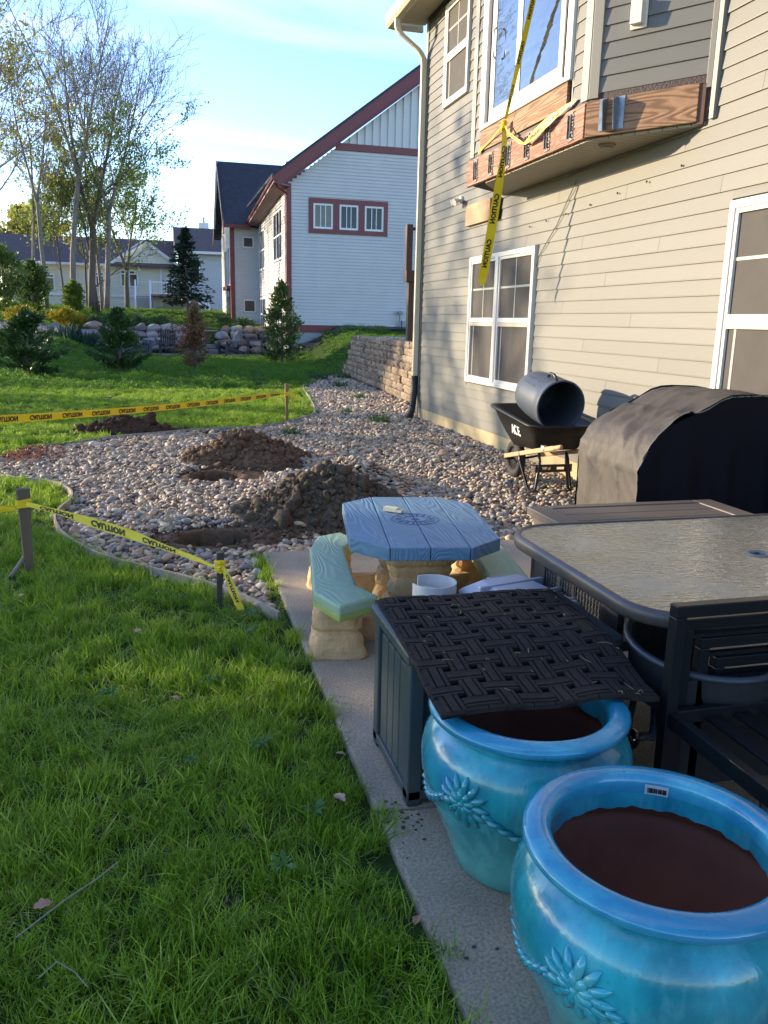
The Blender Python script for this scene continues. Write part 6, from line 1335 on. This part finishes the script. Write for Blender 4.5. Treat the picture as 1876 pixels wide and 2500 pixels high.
T3=thing('caution_tape','yellow caution tape tied to the house bay, its long tail hanging down','caution tape',(3.5,8.5,3.5))
kn=(3.50,8.50,3.56)
tape(T3,[(3.40,7.55,5.0),(3.45,7.80,4.52),(3.48,8.15,4.05),(3.5,8.46,3.60)],[(-.8,.3,.1),(-.8,.3,.1),(-.7,.27,.1),(-.4,.16,.1)],.062,step=.40,start=.25,sc=.75,flipv=False)
tape(T3,[kn,(3.52,8.51,3.40),(3.52,8.52,3.24),(3.52,8.60,2.98),(3.515,8.70,2.66),(3.51,8.80,2.33),(3.50,8.90,2.04),(3.5,8.91,1.97)],[(-.4,.16,0),(-.55,.2,0),(-.6,.22,0),(-.9,.35,.05),(-1.0,.4,.08),(-1.0,.42,.08),(-.95,.38,.1),(-.6,.24,.1)],.092,step=.47,start=.36,sc=1.1,n=110,name='tail',flipv=False)
tape(T3,[kn,(3.50,8.36,3.44),(3.50,8.1,3.32),(3.50,7.95,3.27)],[(0,.1,.3),(0,.1,.5),(0,.3,.55),(0,.4,.3)],.08,step=.3,start=.3,sc=.8,name='bight',n=40)
tape(T3,[(3.50,7.95,3.27),(3.49,7.75,3.30),(3.5,7.5,3.36),(3.53,7.25,3.42),(3.56,7.05,3.46)],[(0,.2,.3),(0,.3,.85),(0,.3,.95),(0,.2,.5),(0,.1,.3)],.09,step=.42,start=.22,sc=.9,name='bight',n=60)
tape(T3,[kn,(3.545,8.95,3.50),(3.55,9.2,3.46),(3.56,9.36,3.43)],[(0,.1,.3),(0,.1,.3),(0,.1,.4),(0,.1,.5)],.05,words=False,name='bight',n=20)
m=MB()
for k in range(7): 
    a0=k*1.7; P=[(3.50+.02*math.cos(a0+q),8.50+.025*math.sin(a0+q),3.54+.012*k-.03+.01*math.sin(q*2)) for q in range(5)]; m.tube(P,[.006,.012,.014,.01,.005],5)
m.build('knot',ylw,T3)
# ------------------------------------------------ plants in the pebbles, litter on lawn and patio
wd1=leafmat('weed_leaf',[(.03,.09,.02),(.06,.15,.03),(.10,.21,.05)],.3)
for (x,y,s_,lb) in ((1.73,11.4,1.2,'green grass tuft at the edge of the brown soil pile'),(3.14,14.14,1.0,'round bright green tuft in the pebbles below the retaining wall'),(3.37,12.75,1.35,'tall pale green tuft in the pebbles near the house corner'),(4.15,22.4,2.2,'dark green clump at the far end of the pebble bed'),(4.24,19.97,1.6,'thin grey green tuft among the far pebbles'),(4.0,16.9,1.2,'smallest sparse tuft in the middle of the far pebbles'),(4.9,22.9,2.0,'dark clump at the foot of the retaining wall end')):
    V,F_=blades(110,.12*s_,.08*s_,.17*s_,.009*s_,1.3,3); z0=float(gsurf(np.array([x]),np.array([y]))[0][0]); tag(MB().add(np.array(V)+np.array((x,y,z0)),F_).build('weed_tuft',wd1),lb,'weed')
def leafshape(x,y,z,s_,a,mt,label,name='dead_leaf',cat='leaf',grp=None):
    n_=9; V=[];F_=[]
    for i in range(n_):
        t_=i/(n_-1); w_=math.sin(math.pi*min(1,t_*1.05))**.8*.32*(1+.25*math.sin(i*2.3)); c=.12*math.sin(t_*3.1); V+=[(t_-.5,-w_,c+.10*w_),(t_-.5,0,c-.04),(t_-.5,w_,c+.14*w_)]
    for i in range(n_-1):
        o_=3*i; F_+=[(o_,o_+1,o_+4,o_+3),(o_+1,o_+2,o_+5,o_+4)]
    V=np.array(V)*s_@(rotz(a)@rotx(rnd.uniform(-.4,.4))).T+np.array((x,y,z)); o=MB().add(V,F_).build(name,mt); tag(o,label,cat,grp); return o
dl=M('dry_leaf',(.36,.20,.12),.7,var=(20,(.24,.12,.07),1.3)); dlp=M('pinkish_dry_leaf',(.50,.30,.22),.7,var=(20,(.38,.20,.14),1.3))
for (x,y,s_,mt,lb) in ((.50,2.31,.055,dlp,'pinkish dry leaf curled on the grass next to the patio slab'),(.40,3.21,.06,dl,'brown leaf in the grass across from the bench leg'),(-.16,3.94,.05,dlp,'pale dry leaf in the middle of the near lawn'),(-.35,2.0,.05,dl,'brown dry leaf near the bottom left twig'),(.57,2.62,.04,dl,'small curled leaf at the slab edge by the storage box'),(.0,3.15,.055,dl,'dry leaf beside the flattened weed'),(.59,1.75,.04,dl,'dead leaf scrap at the lawn edge near the pots'),(-.78,4.6,.05,dlp,'pale leaf left of the dark stake')):
    leafshape(x,y,.055 if x<.55 else .03,s_,rnd.uniform(0,6),mt,lb)
tw=M('grey_twig',(.22,.19,.16),.8)
for P,r,lb in (([(-.40,1.90,.05),(-.36,1.93,.06),(-.29,2.0,.065),(-.22,2.07,.06),(-.17,2.13,.06)],.002,'long thin grey twig lying on the near grass at lower left'),([(-.33,1.75,.05),(-.29,1.77,.07),(-.25,1.75,.05),(-.22,1.71,.04)],.0015,'curved tan straw on the grass below the twig'),([(-.93,5.15,.0),(-.90,5.2,.04),(-.86,5.27,.09)],.012,'short grey stick leaning at the foot of the thick stake')):
    tag(MB().tube(P,r,5).build('twig',tw),lb,'twig')
# dandelion rosettes
wd2=leafmat('dandelion_leaf',[(.03,.10,.015),(.05,.15,.025),(.08,.20,.04)],.3)
for i,(x,y,s_) in enumerate(((.36,3.9,.09),(.15,3.35,.07),(.30,2.75,.08),(.42,2.3,.065),(.05,2.7,.05),(.28,2.05,.07),(.40,4.15,.08),(-.25,3.3,.09))):
    m=MB()
    for k in range(9):
        a=k*.7+i; V=[];F_=[]
        for q in range(5):
            t_=q/4; w_=.11*math.sin(math.pi*min(1,.15+t_*.9))*(1+.35*(-1)**q); V+=[(t_,-w_,.35*math.sin(t_*2.6)),(t_,w_,.35*math.sin(t_*2.6))]
        for q in range(4): F_.append((2*q,2*q+1,2*q+3,2*q+2))
        m.add(np.array(V)*s_*rnd.uniform(.6,1.0)@(rotz(a)@rotx(rnd.uniform(-.5,.5))).T+np.array((x,y,.025)),F_)
    o=m.build('dandelion',wd2); tag(o,('broad leaved weed at the tip of the lawn by the dark stake','flat dandelion rosette in the middle of the near lawn','largest dandelion rosette across from the storage box','dandelion leaves by the slab, near the pinkish leaf','small dandelion rosette left of the largest one','dandelion rosette across from the far pot','weed leaves beside the tape tail','dandelion rosette farthest out on the near lawn')[i],'weed')
# dead leaves blown against the edging
m=MB()
for k in range(420):
    x,y=nr.normal(-1.55,.22),nr.normal(9.95,.28)
    if not inside([(x,y)],BED)[0]: continue
    P=np.array([(-.5,0,0),(0,-.35,.15),(.5,0,0),(0,.35,.2)])*rnd.uniform(.03,.075)@rotr(rnd).T+np.array((x,y,.0+rnd.uniform(-.02,.05))); m.add(P,[(0,1,2),(0,2,3)])
tag(m.build('leaf_litter',leafmat('litter',[(.16,.07,.04),(.28,.13,.07),(.10,.05,.035)],.2)),'drift of reddish dead leaves in the left corner of the pebble bed','leaf litter',kind='stuff')
# crumbs and dirt on the concrete
m=MB()
for k in range(160):
    x=rnd.uniform(.6,1.1) if rnd.random()<.7 else rnd.uniform(.6,3); y=rnd.uniform(1.2,5.3); s_=rnd.lognormvariate(math.log(.0015),.5); m.ico((x,y,s_*.4),s_,1,sc=(1,.8,.6))
for k in range(30):
    x,y=(.70+rnd.gauss(0,.03),2.26+rnd.gauss(0,.05)) if k<25 else (rnd.uniform(.6,.8),rnd.uniform(1.6,2.4)); m.ico((x,y,.003),rnd.uniform(.003,.006),1,sc=(1.4,.8,.5))
tag(m.build('grit',M('grit',(.07,.055,.035),.9)),'dark crumbs and grit scattered over the patio concrete','grit',kind='stuff')
leafshape(-.93,8.05,.03,.001,0,dl,'') if False else None
